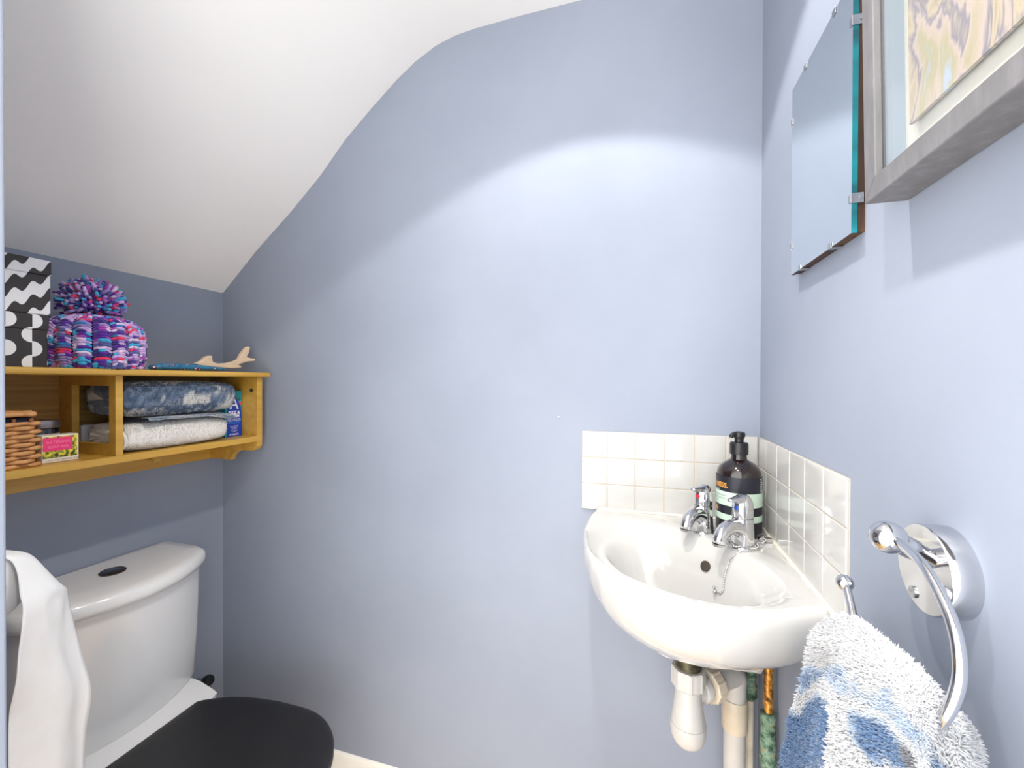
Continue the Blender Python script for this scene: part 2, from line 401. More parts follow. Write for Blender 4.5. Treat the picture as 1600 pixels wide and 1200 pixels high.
# overflow hole: dark disc paints the hole's shade on the steep back of the bowl
oc = Vector((.1216, .8705, .8529))
mb = MB(); ax = Vector((-.66, -.642, .391)).normalized()
mb.lathe([(.0001, .0026), (.0085, .0030), (.0098, .0026), (.0102, -.008)], oc, ax, 24, False)
ov = link('overflow_hole', mb, 'dark_hole', basin); ov['label'] = 'overflow hole in the bowl wall, drawn as a shade-dark disc'
mb = MB()
def bead(a, b, r=.0035):
    a, b = Vector(a), Vector(b); k = 14
    pts = [a.lerp(b, i/k)+Vector((0, 0, random.uniform(-.0006, .0006))) for i in range(k+1)]
    mb.tube(pts, [r*random.uniform(.8, 1.25) for _ in pts], 8, 2)
bead((-.095, BY-.001, BZ+.001), (BX, BY-.001, BZ+.001)); bead((BX-.001, BY, BZ+.001), (BX-.001, .665, BZ+.001), .004)
bead((-.094, YB-.004, .885), (-.112, YB-.003, .862), .003)
se = link('sealant_bead', mb, 'sealant', basin); se['label'] = 'cream sealant line along the tiles'

# taps
def tap(base, ang, ind, label, reach):
    t = thing('basin_tap', label, 'tap', base, 'pair of chrome basin taps')
    o = Vector(base); d = Vector((cos(ang), sin(ang), 0)); s_ = Vector((-d.y, d.x, 0)); up = Vector((0, 0, 1))
    L = lambda a, b, c: o+d*a+s_*b+up*c
    link('base_flange', MB().lathe([(.0235, 0), (.0245, .002), (.0235, .0045), (.0205, .0055)], o, up, 36), 'chrome', t)
    link('tap_body', MB().lathe([(.0203, .005), (.0198, .018), (.0188, .034), (.0182, .048), (.0178, .0555)], o, up, 36), 'chrome', t)
    rc = reach
    sp = MB().tube([L(.004, 0, .030), L(.016, 0, .0385), L(rc*.55, 0, .0425), L(rc*.82, 0, .0375), L(rc*.96, 0, .0285), L(rc, 0, .0185)], [.0165, .0150, .0130, .0122, .0115, .0108], 20, 6)
    sp_ = link('spout', sp, 'chrome', t)
    link('nozzle_ring', MB().lathe([(.0112, 0), (.0112, .004), (.009, .005)], L(rc, 0, .0185), (0, 0, -1), 24), 'steel', sp_)
    link('seam_ring', MB().lathe([(.0182, .0555), (.0168, .0562), (.0168, .0575), (.0182, .058)], o, up, 36, False), 'steel', t)
    mb = MB(); prof = [(.0180, .0578), (.0180, .070), (.0178, .078), (.0168, .085), (.0145, .091), (.011, .0955), (.006, .098), (.0001, .0988)]
    mb.lathe(prof, o, up, 36)
    hd = link('tap_head', mb, 'chrome', t)
    mb = MB()
    sec = [(.000, .0875, .013, .010), (.012, .0895, .0115, .008), (.022, .0905, .0085, .0055), (.032, .0915, .0062, .0042), (.038, .092, .0050, .0034), (.040, .092, .002, .0015)]
    P = []
    for a, z, w, h in sec: P.append([L(a, w*cos(2*pi*j/16), z+h*sin(2*pi*j/16)) for j in range(16)])
    mb.grid(P, cv=True); mb.f.append(tuple(len(mb.v)-16+j for j in range(16))); mb.mi.append(0)
    link('lever', mb, 'chrome', hd)
    i = link('indicator', MB().lathe([(.0042, 0), (.0042, .0022), (.003, .003), (.0001, .0032)], L(.0168, 0, .0755), d, 20), 'red' if ind else 'blue', hd)
    i['label'] = 'red hot indicator' if ind else 'blue cold indicator'
    return t
tap((.126, .949, BZ+.0005), radians(-127), 1, 'chrome hot tap with red indicator in front of the bottle', .060)
tap((.1855, .882, BZ+.0005), radians(-136), 0, 'chrome cold tap with blue indicator, nearest the right wall tiles', .066)

# plug chain
pc = thing('plug_chain', 'thin metal ball chain coiled around the cold tap and hanging into the bowl', 'chain', (.1855, .882, BZ))
path = []
for k in range(15):
    a = radians(200-k*22.5+40); path.append(Vector((.1855+cos(a)*.0262, .882+sin(a)*.0262, BZ+.0075)))
tail = []
for x, y in [(.196, .853), (.178, .851), (.163, .848), (.157, .846)]: tail.append(Vector((x, y, topz(x, y)+.0025)))
for x, y in [(.150, .838), (.146, .832), (.144, .826), (.139, .829), (.135, .835)]: tail.append(Vector((x, y, topz(x, y)+.003)))
lead = [Vector((.236, .922, BZ+.006)), Vector((.226, .905, BZ+.005)), Vector((.215, .898, BZ+.006))]
mb = MB()
def beads(pts, step=.0042, r=.0019):
    acc = 0
    for a, b in zip(pts, pts[1:]):
        L_ = (b-a).length; t = -acc
        while t+step <= L_:
            t += step; mb.ball(a.lerp(b, t/L_), r, 8)
        acc = L_-t
    mb.tube(pts, .0006, 6, 2)
beads(lead+path); beads(tail)
link('bead_chain', mb, 'steel', pc)
mb = MB(); c = tail[-1]
for k in range(7): mb.ball(c+Vector((random.uniform(-.005, .003), random.uniform(-.003, .005), random.uniform(.0, .007))), .0028, 10)
link('chain_end_knot', mb, 'steel', pc)
link('chain_stay', MB().box((.222, .918, BZ+.001), (.2455, .928, BZ+.0085), .001).cyl((.229, .923, BZ), (.229, .923, BZ+.012), .004), 'steel', pc)

# soap bottle
bc = Vector((.196, .968, BZ+.0005)); sb = thing('soap_bottle', 'dark hand wash bottle with black pump standing behind the taps', 'bottle', bc)
link('bottle_body', MB().lathe([(.038, 0), (.0412, .002), (.042, .006), (.042, .112), (.0415, .121), (.0395, .129), (.0355, .136), (.029, .142), (.021, .1465), (.0155, .150), (.0145, .155), (.0145, .163)], bc, seg=48), 'amber', sb)
face = atan2(-bc.y, -bc.x)
mb = MB(); Rl = .0423
for mi, (z0, z1) in zip((0, 1, 0, 1, 0), ((.088, .121), (.0605, .088), (.0435, .0605), (.031, .0435), (.008, .031))):
    mb.cur = mi; mb.grid([[bc+Vector((Rl*cos(face+radians(a)), Rl*sin(face+radians(a)), z)) for a in range(-130, 131, 5)] for z in (z0, z1 if z1 < .12 else .1185)])
lb = link('wrap_label', mb, ['navy_label', 'mint_label'], sb); lb['label'] = 'navy and mint label band'
def wrap(deg, z): return lambda x, y: bc+Vector(((Rl+.0003)*cos(face+radians(deg)+x/Rl), (Rl+.0003)*sin(face+radians(deg)+x/Rl), z+y))
def put_text(t, size, deg, z, mat, thick=0): link('lettering', text_mb(t, size, wrap(deg, z), thick=thick), mat, lb, smooth=False)
put_text('NESS.', .0135, -70, .0960, 'gold_ink', .0004)
put_text('hand wash', .004, -76, .0895, 'white_ink')
put_text('cleansing botanical', .0042, -72, .079, 'grey_ink'); put_text('rosemary & mint', .0042, -72, .073, 'grey_ink'); put_text('500 ml', .0038, -76, .067, 'grey_ink')
mb = MB()
for k in range(8):
    z = .1155-k*.0035; mb.grid([[bc+Vector(((Rl+.0003)*cos(face+radians(a)), (Rl+.0003)*sin(face+radians(a)), zz)) for a in range(60, 80-(k*5) % 7, 3)] for zz in (z, z+.0013)])
link('small_print', mb, 'white_ink', lb)
mb = MB(); fn = wrap(-68, .052)
mb.add([fn(*p) for p in [(-.004, -.005), (.004, -.005), (.005, 0), (.003, .003), (.002, .006), (0, .003), (-.002, .006), (-.003, .003), (-.005, 0)]], [tuple(range(9))]); link('emblem', mb, 'gold_ink', lb, smooth=False)
pm = link('pump', MB().lathe([(.017, .160), (.0173, .162), (.0173, .181), (.0155, .184), (.0085, .185), (.0085, .193)], bc, seg=36), 'black_plastic', sb)
hd = Vector((cos(radians(-150)), sin(radians(-150)), 0))
mb = MB().lathe([(.0095, .192), (.0112, .196), (.0115, .2005), (.0105, .2045), (.005, .206)], bc, seg=28)
mb.tube([bc+Vector((0, 0, .2005)), bc+hd*.010+Vector((0, 0, .2005)), bc+hd*.017+Vector((0, 0, .199)), bc+hd*.0195+Vector((0, 0, .194))], [.006, .0052, .0042, .0036], 14)
link('pump_nozzle', mb, 'black_plastic', pm)

# ------------------------------------------------------------------ under-basin plumbing
tx, ty = WX, WY
bt = thing('bottle_trap', 'white plastic bottle trap hanging below the basin', 'waste trap', (tx, ty, .5))
mb = MB(); prof = [(.030, .716), (.0315, .700), (.031, .697), (.024, .6955), (.0235, .695)]
z = .695
while z > .648: prof += [(.0238, z-.0008), (.0226, z-.0016)]; z -= .0022
mb.lathe(prof, (tx, ty, 0), seg=36); tp_ = link('threaded_tailpiece', mb, 'brass_thread', bt); tp_['label'] = 'dull brass threaded waste tail'
def ribbed(c, axis, r, h, n, up_r=None):
    mb = MB(); a = Vector(axis).normalized(); u = a.orthogonal().normalized(); w = a.cross(u); P = []
    seg = n*8
    for t, q in ((0, .93), (.08, 1), (.92, 1), (1, .95)):
        row = []
        for j in range(seg):
            rr = r*q*(1+(.055 if (j % 8) in (0, 1) else 0)); row.append(Vector(c)+a*(t*h)+(u*cos(2*pi*j/seg)+w*sin(2*pi*j/seg))*rr)
        P.append(row)
    mb.grid(P, cv=True)
    k = len(mb.v)-4*seg; mb.f += [tuple(k+j for j in range(seg))[::-1], tuple(len(mb.v)-seg+j for j in range(seg))]; mb.mi += [0, 0]; return mb
link('top_nut', ribbed((tx, ty, .620), (0, 0, 1), .0295, .036, 8), 'pipe_white', bt, angle=25)
link('trap_body', MB().lathe([(.021, .624), (.0235, .618), (.0245, .60), (.0275, .575), (.0305, .556), (.031, .550)], (tx, ty, 0), seg=40), 'pipe_white', bt)
link('trap_cup', MB().lathe([(.0318, .5505), (.0325, .549), (.0325, .536), (.031, .526), (.028, .518), (.0235, .5115), (.016, .507), (.006, .505), (.0001, .505)], (tx, ty, 0), seg=40), 'pipe_white', bt)
jx, jy, jz = .1905, .965, .607
arm = Vector((jx-tx, jy-ty, 0)); al = arm.length; ad = arm.normalized()
a0 = Vector((tx, ty, .602))
link('outlet_arm', MB().cyl(a0+ad*.015, a0+ad*(al*.62), .0205).lathe([(.0245, 0), (.0255, .003), (.0255, .012), (.0235, .014)], a0+ad*.030, ad), 'pipe_white', bt)
link('flange_nut', ribbed(a0+ad*.050, ad, .0305, .024, 10), 'pipe_cream', bt, angle=25)
wp = thing('waste_pipe', 'thick white plastic waste pipe with elbow running down beside the trap', 'pipe', (jx, jy, .01))
link('elbow', MB().tube([a0+ad*(al*.62), a0+ad*(al*.85), Vector((jx, jy, .598)), Vector((jx, jy, .575)), Vector((jx, jy, .553))], .0215, 24, 8), 'pipe_white', wp)
link('collar', MB().lathe([(.0235, .490), (.0243, .492), (.0243, .551), (.0232, .5535), (.02, .5535)], (jx, jy, 0), seg=32), 'pipe_cream', wp)
link('downpipe', MB().cyl((jx, jy, .0), (jx, jy, .50), .0205, seg=32), 'pipe_white', wp)
def supply(x, y, label, gap, segs, mats):
    t = thing('water_supply_pipe', label, 'pipe', (x, y, 0), 'copper supply pipes under the basin')
    link('painted_pipe', MB().cyl((x, y, 0), (x, y, gap), .0078, seg=20), 'pipe_paint', t)
    for (nm, prof, mt) in segs: link(nm, MB().lathe(prof, (x, y, 0), seg=20), mt, t, angle=30)
supply(.2245, .995, 'cream pipe with dark green corroded fittings beside the waste pipe', .540,
       [('tap_connector', [(.0115, .632), (.0128, .63), (.0128, .612), (.0105, .609), (.0105, .70)][:4], 'verdigris'),
        ('tap_tail', [(.0088, .60), (.0088, .72)], 'verdigris'),
        ('valve_body', [(.010, .603), (.0135, .600), (.0135, .584), (.0115, .581), (.0118, .571), (.0142, .568), (.0142, .543), (.011, .538), (.009, .536)], 'verdigris')], None)
supply(.2345, .900, 'cream pipe with flaking copper top and green valve, nearest the right wall', .470,
       [('copper_tail', [(.0078, .578), (.0083, .60), (.0080, .64), (.0080, .72)], 'copper'),
        ('compression_nut', [(.010, .582), (.0132, .579), (.0132, .566), (.0105, .562)], 'verdigris'),
        ('valve_body', [(.0105, .562), (.0125, .560), (.0125, .536), (.0135, .533), (.0135, .502), (.0145, .498), (.0145, .484), (.0105, .474), (.0085, .47)], 'verdigris')], None)

# ------------------------------------------------------------------ wall mirror
wm = thing('wall_mirror', 'small unframed rectangular mirror with thick teal glass edge clipped to right wall', 'mirror', (XR, .705, 1.377))
y0, y1, z0, z1 = .601, .8105, 1.377, 1.682
mb = MB(); mb.box((XR-.0139, y0, z0), (XR-.0079, y1, z1)); mb.mi = [1]*6
# the room-facing sheet is silvered, the side and top edges are teal
for i, f in enumerate(mb.f):
    if all(abs(mb.v[k][0]-(XR-.0139)) < 1e-6 for k in f): mb.mi[i] = 0
for i, f in enumerate(mb.f):
    if all(abs(mb.v[k][2]-z0) < 1e-6 for k in f): mb.mi[i] = 2  # bottom glass edge coloured dark to stand in for its reflection
link('mirror_glass', mb, ['mirror', 'teal', 'ply'], wm, smooth=False)
b_ = link('backing_board', MB().box((XR-.0079, y0+.001, z0+.001), (XR-.0002, y1-.001, z1-.001)), 'ply', wm); b_['label'] = 'dark brown backing board'
def clip(kind, p):
    mb = MB(); w = .006
    if kind in 'bt':
        s_ = -1 if kind == 'b' else 1; z = z0 if kind == 'b' else z1
        mb.box((XR-.0150, p-w, min(z, z+s_*.0015)), (XR-.002, p+w, max(z, z+s_*.0015)), .0004)
        mb.box((XR-.0153, p-w*.8, min(z+s_*.0015, z-s_*.006)), (XR-.0140, p+w*.8, max(z+s_*.0015, z-s_*.006)), .0005)
    else:
        s_ = -1 if kind == 'n' else 1; y = y0 if kind == 'n' else y1
        mb.box((XR-.0150, min(y, y+s_*.0015), p-w), (XR-.002, max(y, y+s_*.0015), p+w), .0004)
        mb.box((XR-.0153, min(y+s_*.0015, y-s_*.006), p-w*.8), (XR-.0140, max(y+s_*.0015, y-s_*.006), p+w*.8), .0005)
        mb.lathe([(.0025, 0), (.002, .0012)], (XR-.005, y+s_*.0014, p), (0, s_, 0), 12)
    link('mirror_clip', mb, 'steel', wm)
for k, p in (('t', .652), ('t', .752), ('b', .659), ('b', .769), ('n', 1.418), ('n', 1.628), ('f', 1.425), ('f', 1.628)): clip(k, p)

# ------------------------------------------------------------------ framed picture (hangs a little forward at the top)
FY0, FY1, FZ0, FZ1 = .10, .5165, 1.3795, 1.90
def lean(x, y, z): return (x-(z-FZ0)*.02, y, z)
pf = thing('framed_picture', 'deep grey box frame holding a pastel painting on the right wall', 'picture', (XR, .31, FZ0))
d0, d1, wd = XR-.0005, .2175, .0205
mb = MB()
# four mitred members
def member(a, b):
    (ya, za, yb, zb) = a; (yc, zc, yd, zd) = b
    vs = [lean(x, y, z) for x in (d1, d0) for (y, z) in ((ya, za), (yb, zb), (yd, zd), (yc, zc))]
    mb.add(vs, [(0, 1, 2, 3), (4, 7, 6, 5), (0, 4, 5, 1), (1, 5, 6, 2), (2, 6, 7, 3), (3, 7, 4, 0)])
o_ = [(FY0, FZ0), (FY1, FZ0), (FY1, FZ1), (FY0, FZ1)]; i_ = [(FY0+wd, FZ0+wd), (FY1-wd, FZ0+wd), (FY1-wd, FZ1-wd), (FY0+wd, FZ1-wd)]
for k in range(4): member((*o_[k], *o_[(k+1) % 4]), (*i_[k], *i_[(k+1) % 4]))
link('frame', mb, 'grey_wood', pf, smooth=False, bevel=.0012)
mb = MB()
sl = .004
for (a, b, c, d) in ((FY1-wd-sl, FZ0+wd, FY1-wd, FZ1-wd), (FY0+wd, FZ0+wd, FY0+wd+sl, FZ1-wd), (FY0+wd+sl, FZ0+wd, FY1-wd-sl, FZ0+wd+sl), (FY0+wd+sl, FZ1-wd-sl, FY1-wd-sl, FZ1-wd)):
    vs = [lean(x, y, z) for x in (.2265, .2405) for (y, z) in ((a, b), (c, b), (c, d), (a, d))]
    mb.add(vs, [(0, 1, 2, 3), (4, 7, 6, 5), (0, 4, 5, 1), (1, 5, 6, 2), (2, 6, 7, 3), (3, 7, 4, 0)])
link('spacer', mb, 'spacer', pf, smooth=False)
def slab(y0, y1, z0, z1, x0, x1):
    vs = [lean(x, y, z) for x in (x0, x1) for (y, z) in ((y0, z0), (y1, z0), (y1, z1), (y0, z1))]
    return MB().add(vs, [(0, 1, 2, 3), (4, 7, 6, 5), (0, 4, 5, 1), (1, 5, 6, 2), (2, 6, 7, 3), (3, 7, 4, 0)])
link('mount_board', slab(FY0+wd, FY1-wd, FZ0+wd, FZ1-wd, .2405, .2435), 'mount', pf, smooth=False)
link('painting', slab(FY0+.046, .4745, 1.4335, FZ1-.055, .2345, .2375), 'painting', pf, smooth=False)
link('glazing', slab(FY0+wd, FY1-wd, FZ0+wd, FZ1-wd, .2235, .2250), 'glass', pf, smooth=False)

# ------------------------------------------------------------------ towel ring and hand towel
tr_ = thing('towel_ring', 'chrome towel ring with ball ends screwed to the right wall', 'towel ring', (XR, .449, 1.05))
rc = Vector((XR, .452, 1.040)); nx = (-1, 0, 0)
ro = link('rose', MB().lathe([(.0375, 0), (.0375, .018), (.0365, .0195), (.0001, .0200)], rc, nx, 56), 'chrome', tr_)
link('grub_screw', MB().lathe([(.005, .0195), (.005, .0212), (.0035, .0216), (.0001, .0205)], rc+Vector((0, .012, -.026)), nx, 16), 'steel', ro)
pa, pb = Vector((XR-.019, .442, 1.052)), Vector((.194, .418, 1.0745))
link('post', MB().tube([pa, pa.lerp(pb, .45), pa.lerp(pb, .46), pb], [.0075, .0075, .0088, .0088], 20, 1), 'chrome', tr_)
link('ball', MB().ball(pb, .0128, 28), 'chrome', tr_)
ring = [(.194, .410, 1.0745), (.193, .398, 1.0755), (.191, .3694, 1.0728), (.189, .3456, 1.0614), (.187, .3283, 1.0457), (.184, .319, 1.0275), (.181, .3188, 1.0097), (.178, .3243, .9921), (.1775, .340, .968), (.178, .368, .948), (.180, .402, .942), (.184, .434, .953), (.1895, .4632, .9825), (.193, .4822, .9961), (.194, .4900, 1.0015)]
link('ring', MB().tube(ring, .0035, 16, 6), 'chrome', tr_)
link('finial', MB().ball((.194, .4928, 1.0035), .0076, 24), 'chrome', tr_)

def terry_col(kind, s, t, p):
    n1 = noise.noise((p[1]*16+3, p[2]*16, p[0]*8)); n2 = noise.noise((p[1]*120, p[2]*120, p[0]*120))
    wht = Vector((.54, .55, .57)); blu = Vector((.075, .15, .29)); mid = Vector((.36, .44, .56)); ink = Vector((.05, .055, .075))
    if kind == 'white': return tuple(Vector((.80, .77, .72))*(1+.10*n2))
    if kind == 'hand':
        n3 = noise.noise((s*7, t*9, 4)); S, T = s+.07*n3, t+.05*noise.noise((s*9+5, t*8, 1))
        k = -.3+.22*n2+.25*n1
        if S < .30: k += .62*sstep(.34, .42, T)*sstep(.54, .48, T)+.95*sstep(.56, .64, T)
        else:
            k += .34*sstep(.32, .40, T)*sstep(.58, .50, T)+.95*sstep(.54, .62, T)*sstep(.80, .74, T)*sstep(.40, .50, S)*sstep(.84, .76, S)+.8*sstep(.88, .95, T)
        c = wht.lerp(mid, sstep(-.12, .12, k)).lerp(blu, sstep(.14, .5, k))
        c = c.lerp(ink, .8*sstep(.76, .82, S)*sstep(.96, .90, S)*sstep(.52, .60, T)*sstep(.85, .78, T))  # shadowed hollow between the folds, painted dark into the pile colour
        return tuple(c)
    if kind == 'bath':
        k = noise.noise((p[1]*14+s*2, p[2]*30+4, p[0]*12))+.25*n2
        c = Vector((.05, .085, .15)).lerp(Vector((.15, .205, .29)), sstep(-.3, .25, n2)).lerp(Vector((.56, .55, .52)), sstep(.14, .24, k))
        if t < .30: c = c.lerp(ink, .35) if k < .12 else c
        return tuple(c)
    return tuple(wht)
def catmull(tab, t):
    n = len(tab)-1; x = min(max(t, 0), 1)*n; i = min(int(x), n-1); f = x-i
    g = lambda k: Vector(tab[min(max(k, 0), n)])
    p0, p1, p2, p3 = g(i-1), g(i), g(i+1), g(i+2)
    return .5*((2*p1)+(p2-p0)*f+(2*p0-5*p1+4*p2-p3)*f*f+(3*p1-p0-3*p2+p3)*f**3)
def surf(T, s, t): return catmull([catmull(r, s) for r in T], t)
def tufts(mb, P, N, kind, count, length, rad, jitter=.8):
    n, k = len(P), len(P[0])
    for _ in range(count):
        a, b = random.random()*(n-1.001), random.random()*(k-1.001); i, j = int(a), int(b); u, v = a-i, b-j
        p = P[i][j]*(1-u)*(1-v)+P[i+1][j]*u*(1-v)+P[i][j+1]*(1-u)*v+P[i+1][j+1]*u*v
        nn = N[i][j]
        d = (nn+Vector((random.uniform(-1, 1), random.uniform(-1, 1), random.uniform(-1.2, .5)))*jitter).normalized()
        c = terry_col(kind, b/(k-1), a/(n-1), p); f = random.uniform(.88, 1.08); c = tuple(x*f for x in c)
        L_ = length*random.uniform(.6, 1.2); q = d.orthogonal().normalized(); w = d.cross(q); r = rad*random.uniform(.7, 1.2)
        e = p+d*L_; m_ = p+d*L_*.55
        vs = [p+q*r*.8, p-q*.5*r+w*r*.8, p-q*.5*r-w*r*.8, m_+q*r, m_-q*.5*r+w*r, m_-q*.5*r-w*r, e]
        mb.add(vs, [(0, 1, 4, 3), (1, 2, 5, 4), (2, 0, 3, 5), (3, 4, 6), (4, 5, 6), (5, 3, 6)], c)
def normals(P, flip=1):
    n, k = len(P), len(P[0]); N = []
    for i in range(n):
        row = []
        for j in range(k):
            a = P[min(i+1, n-1)][j]-P[max(i-1, 0)][j]; b = P[i][min(j+1, k-1)]-P[i][max(j-1, 0)]
            c = a.cross(b); row.append((c.normalized() if c.length > 1e-12 else Vector((1, 0, 0)))*flip)
        N.append(row)
    return N
TF = [[(.195, .524, .951), (.192, .481, .976), (.188, .441, .990), (.185, .400, .997), (.183, .367, 1.003), (.181, .342, 1.004), (.180, .329, .998)],
[(.182, .540, .919), (.178, .471, .957), (.171, .409, .987), (.168, .368, .999), (.168, .344, 1.003), (.168, .330, .999), (.171, .324, .990)],
[(.180, .551, .874), (.186, .508, .908), (.163, .404, .966), (.162, .366, .982), (.162, .338, .991), (.163, .326, .988), (.167, .320, .980)],
[(.180, .587, .808), (.188, .540, .852), (.160, .414, .931), (.159, .367, .957), (.160, .337, .970), (.162, .322, .974), (.166, .314, .968)],
[(.180, .638, .690), (.188, .568, .760), (.159, .421, .874), (.158, .369, .917), (.160, .337, .944), (.162, .318, .954), (.166, .308, .950)],
[(.180, .690, .540), (.188, .60, .62), (.159, .432, .740), (.158, .369, .800), (.160, .335, .840), (.162, .312, .87), (.166, .300, .88)]]
ht = thing('hand_towel', 'fluffy white and blue blotched hand towel hanging through the towel ring', 'towel', (.19, .42, .62))
nu, nv = 60, 60
P = []
for i in range(nu):
    t = i/(nu-1); row = []
    for j in range(nv):
        s = j/(nv-1); p = surf(TF, s, t)
        p = p+Vector((-.004*noise.noise((p.y*28, p.z*28, 2)), 0, 0))
        row.append(p)
    P.append(row)
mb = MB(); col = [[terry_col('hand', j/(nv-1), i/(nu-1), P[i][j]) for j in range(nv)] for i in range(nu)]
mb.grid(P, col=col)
# back of the folded cloth: over the ridge and down behind the ring
Q = []
for i in range(nu):
    row = []
    for j in range(nv):
        p = P[i][j]; e = min(1, i/6)
        xb = min(p.x+.004+.024*e, .2395); row.append(Vector((xb, p.y+.010*e, p.z-.004-.030*e)))
    Q.append(row)
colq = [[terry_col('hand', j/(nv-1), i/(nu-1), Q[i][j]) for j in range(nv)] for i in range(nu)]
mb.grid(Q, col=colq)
for side in (0, nv-1):
    mb.grid([[P[i][side], Q[i][side]] for i in range(nu)], col=[[col[i][side], colq[i][side]] for i in range(nu)])
mb.grid([[P[0][j], Q[0][j]] for j in range(nv)], col=[[col[0][j], colq[0][j]] for j in range(nv)])
N = normals(P)
if N[30][30].x > 0: N = [[-x for x in r] for r in N]
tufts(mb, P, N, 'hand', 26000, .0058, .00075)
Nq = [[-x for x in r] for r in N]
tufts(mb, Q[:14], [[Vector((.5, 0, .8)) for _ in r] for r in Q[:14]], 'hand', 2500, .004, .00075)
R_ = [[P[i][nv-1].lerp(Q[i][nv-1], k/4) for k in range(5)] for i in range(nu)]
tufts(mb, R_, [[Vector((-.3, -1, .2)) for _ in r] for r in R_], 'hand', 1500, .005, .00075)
TR = [[(.205, .385, .950), (.197, .360, .971), (.201, .353, .980), (.214, .366, .966)], [(.2, .374, .945), (.187, .340, .971), (.191, .333, .978), (.214, .356, .962)], [(.2, .371, .924), (.186, .333, .956), (.190, .326, .964), (.214, .353, .945)], [(.2, .367, .82), (.186, .330, .85), (.190, .322, .86), (.214, .348, .85)]]
P2 = [[surf(TR, j/17, i/24) for j in range(18)] for i in range(25)]
mb.grid(P2, col=[[(.72, .74, .78)]*18 for _ in P2])
Q2 = [[p+Vector((.010, .016, -.012)) for p in r] for r in P2]
mb.grid(Q2, col=[[(.72, .74, .78)]*18 for _ in P2])
mb.grid([[P2[0][j], Q2[0][j]] for j in range(18)], col=[[(.72, .74, .78)]*2 for _ in range(18)])
mb.grid([[P2[i][17], Q2[i][17]] for i in range(25)], col=[[(.72, .74, .78)]*2 for _ in range(25)])
N2 = normals(P2)
if N2[12][8].x > 0: N2 = [[-x for x in r] for r in N2]
tufts(mb, P2, N2, 'plain', 4000, .005, .0007)
R2 = [[P2[i][17].lerp(Q2[i][17], k/3) for k in range(4)] for i in range(25)]
tufts(mb, R2, [[Vector((-.3, -1, .2)) for _ in r] for r in R2], 'plain', 1200, .005, .0007)
R3 = [[P2[0][j].lerp(Q2[0][j], k/3) for k in range(4)] for j in range(18)]
tufts(mb, R3, [[Vector((0, -.3, 1)) for _ in r] for r in R3], 'plain', 1200, .005, .0007)
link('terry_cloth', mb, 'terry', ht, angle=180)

# ------------------------------------------------------------------ wooden wall shelf
ws = thing('wall_shelf', 'honey pine wall shelf unit with two compartments above the toilet', 'shelf', (XL, .72, .955))
ST, LB, Y0S, Y1S = 1.2235, 1.0345, .43, 1.012
link('top_board', MB().box((XL+.001, .41, 1.2095), (-1.068, 1.029, ST), .005, 3), 'pine', ws)
link('bottom_board', MB().box((XL+.013, Y0S+.012, 1.0190), (-1.085, .9955, LB), .0008), 'pine', ws)
prof = [(-1.2855, 1.2095), (-1.085, 1.2095), (-1.085, 1.014)]
for k in range(1, 9): a = radians(90*k/8); prof.append((-1.085-.024*(1-cos(a)), 1.014-.024*sin(a)))
prof += [(-1.140, .990), (-1.148, .9885)]
for k in range(1, 8): a = radians(90*k/8); prof.append((-1.150-.036*sin(a), .9595+.028*cos(a)))
prof += [(-1.188, .9585), (-1.2855, .9585)]
def endpanel(ya, yb): return link('end_panel', MB().prism(prof, lambda u, v, t: (u, t, v), ya, yb), 'pine', ws, smooth=False, bevel=.001)
ep = endpanel(.995, Y1S); endpanel(Y0S-.005, Y0S+.012)
link('screw_cap_hole', MB().lathe([(.006, 0), (.006, .0012), (.0035, .0014), (.0035, .0004)], (-1.1075, .9952, 1.170), (0, -1, 0), 20), 'dark_hole', ep)
link('back_panel', MB().box((XL+.001, Y0S+.012, LB), (XL+.013, .995, 1.2095)), 'pine_back', ws)
rl = link('back_rail', MB().box((XL+.001, Y0S+.012, .9585), (XL+.018, .995, 1.0190), .001), 'pine', ws)
link('peg', MB().lathe([(.007, 0), (.0065, .010), (.0085, .018), (.0115, .024), (.0115, .030), (.008, .034), (.0001, .035)], (XL+.017, .823, .990), (1, 0, 0), 24), 'pine', rl)
dv = MB()
dv.box((-1.107, .638, LB), (-1.0855, .652, 1.2095), .0008); dv.box((-1.256, .638, LB), (-1.229, .652, 1.2095), .0008)
dv.box((-1.2295, .638, 1.187), (-1.1065, .652, 1.2095), .0008); dv.box((-1.2295, .638, LB), (-1.1065, .652, 1.0605), .0008); dv.box((XL+.0128, .638, LB), (-1.2555, .652, 1.2095), .0008)
link('open_divider', dv, 'pine', ws)

# things on top of the shelf
def giftbox(lo, hi, mat, label):
    b = thing('gift_box', label, 'box', ((lo[0]+hi[0])/2, (lo[1]+hi[1])/2, lo[2]), 'black and white patterned boxes on the shelf')
    zl = hi[2]-.030
    link('box_base', MB().box(lo, (hi[0], hi[1], zl), .002), mat, b)
    link('box_lid', MB().box((lo[0]-.001, lo[1]-.001, zl), (hi[0]+.0012, hi[1]+.0012, hi[2]), .002), mat, b)
giftbox((-1.258, .410, ST), (-1.120, .5455, 1.3268), 'moons', 'black box with white half moons standing on the shelf top')
giftbox((-1.258, .406, 1.3270), (-1.119, .5490, 1.4345), 'waves', 'white box with black wavy stripes stacked on the half moon box')

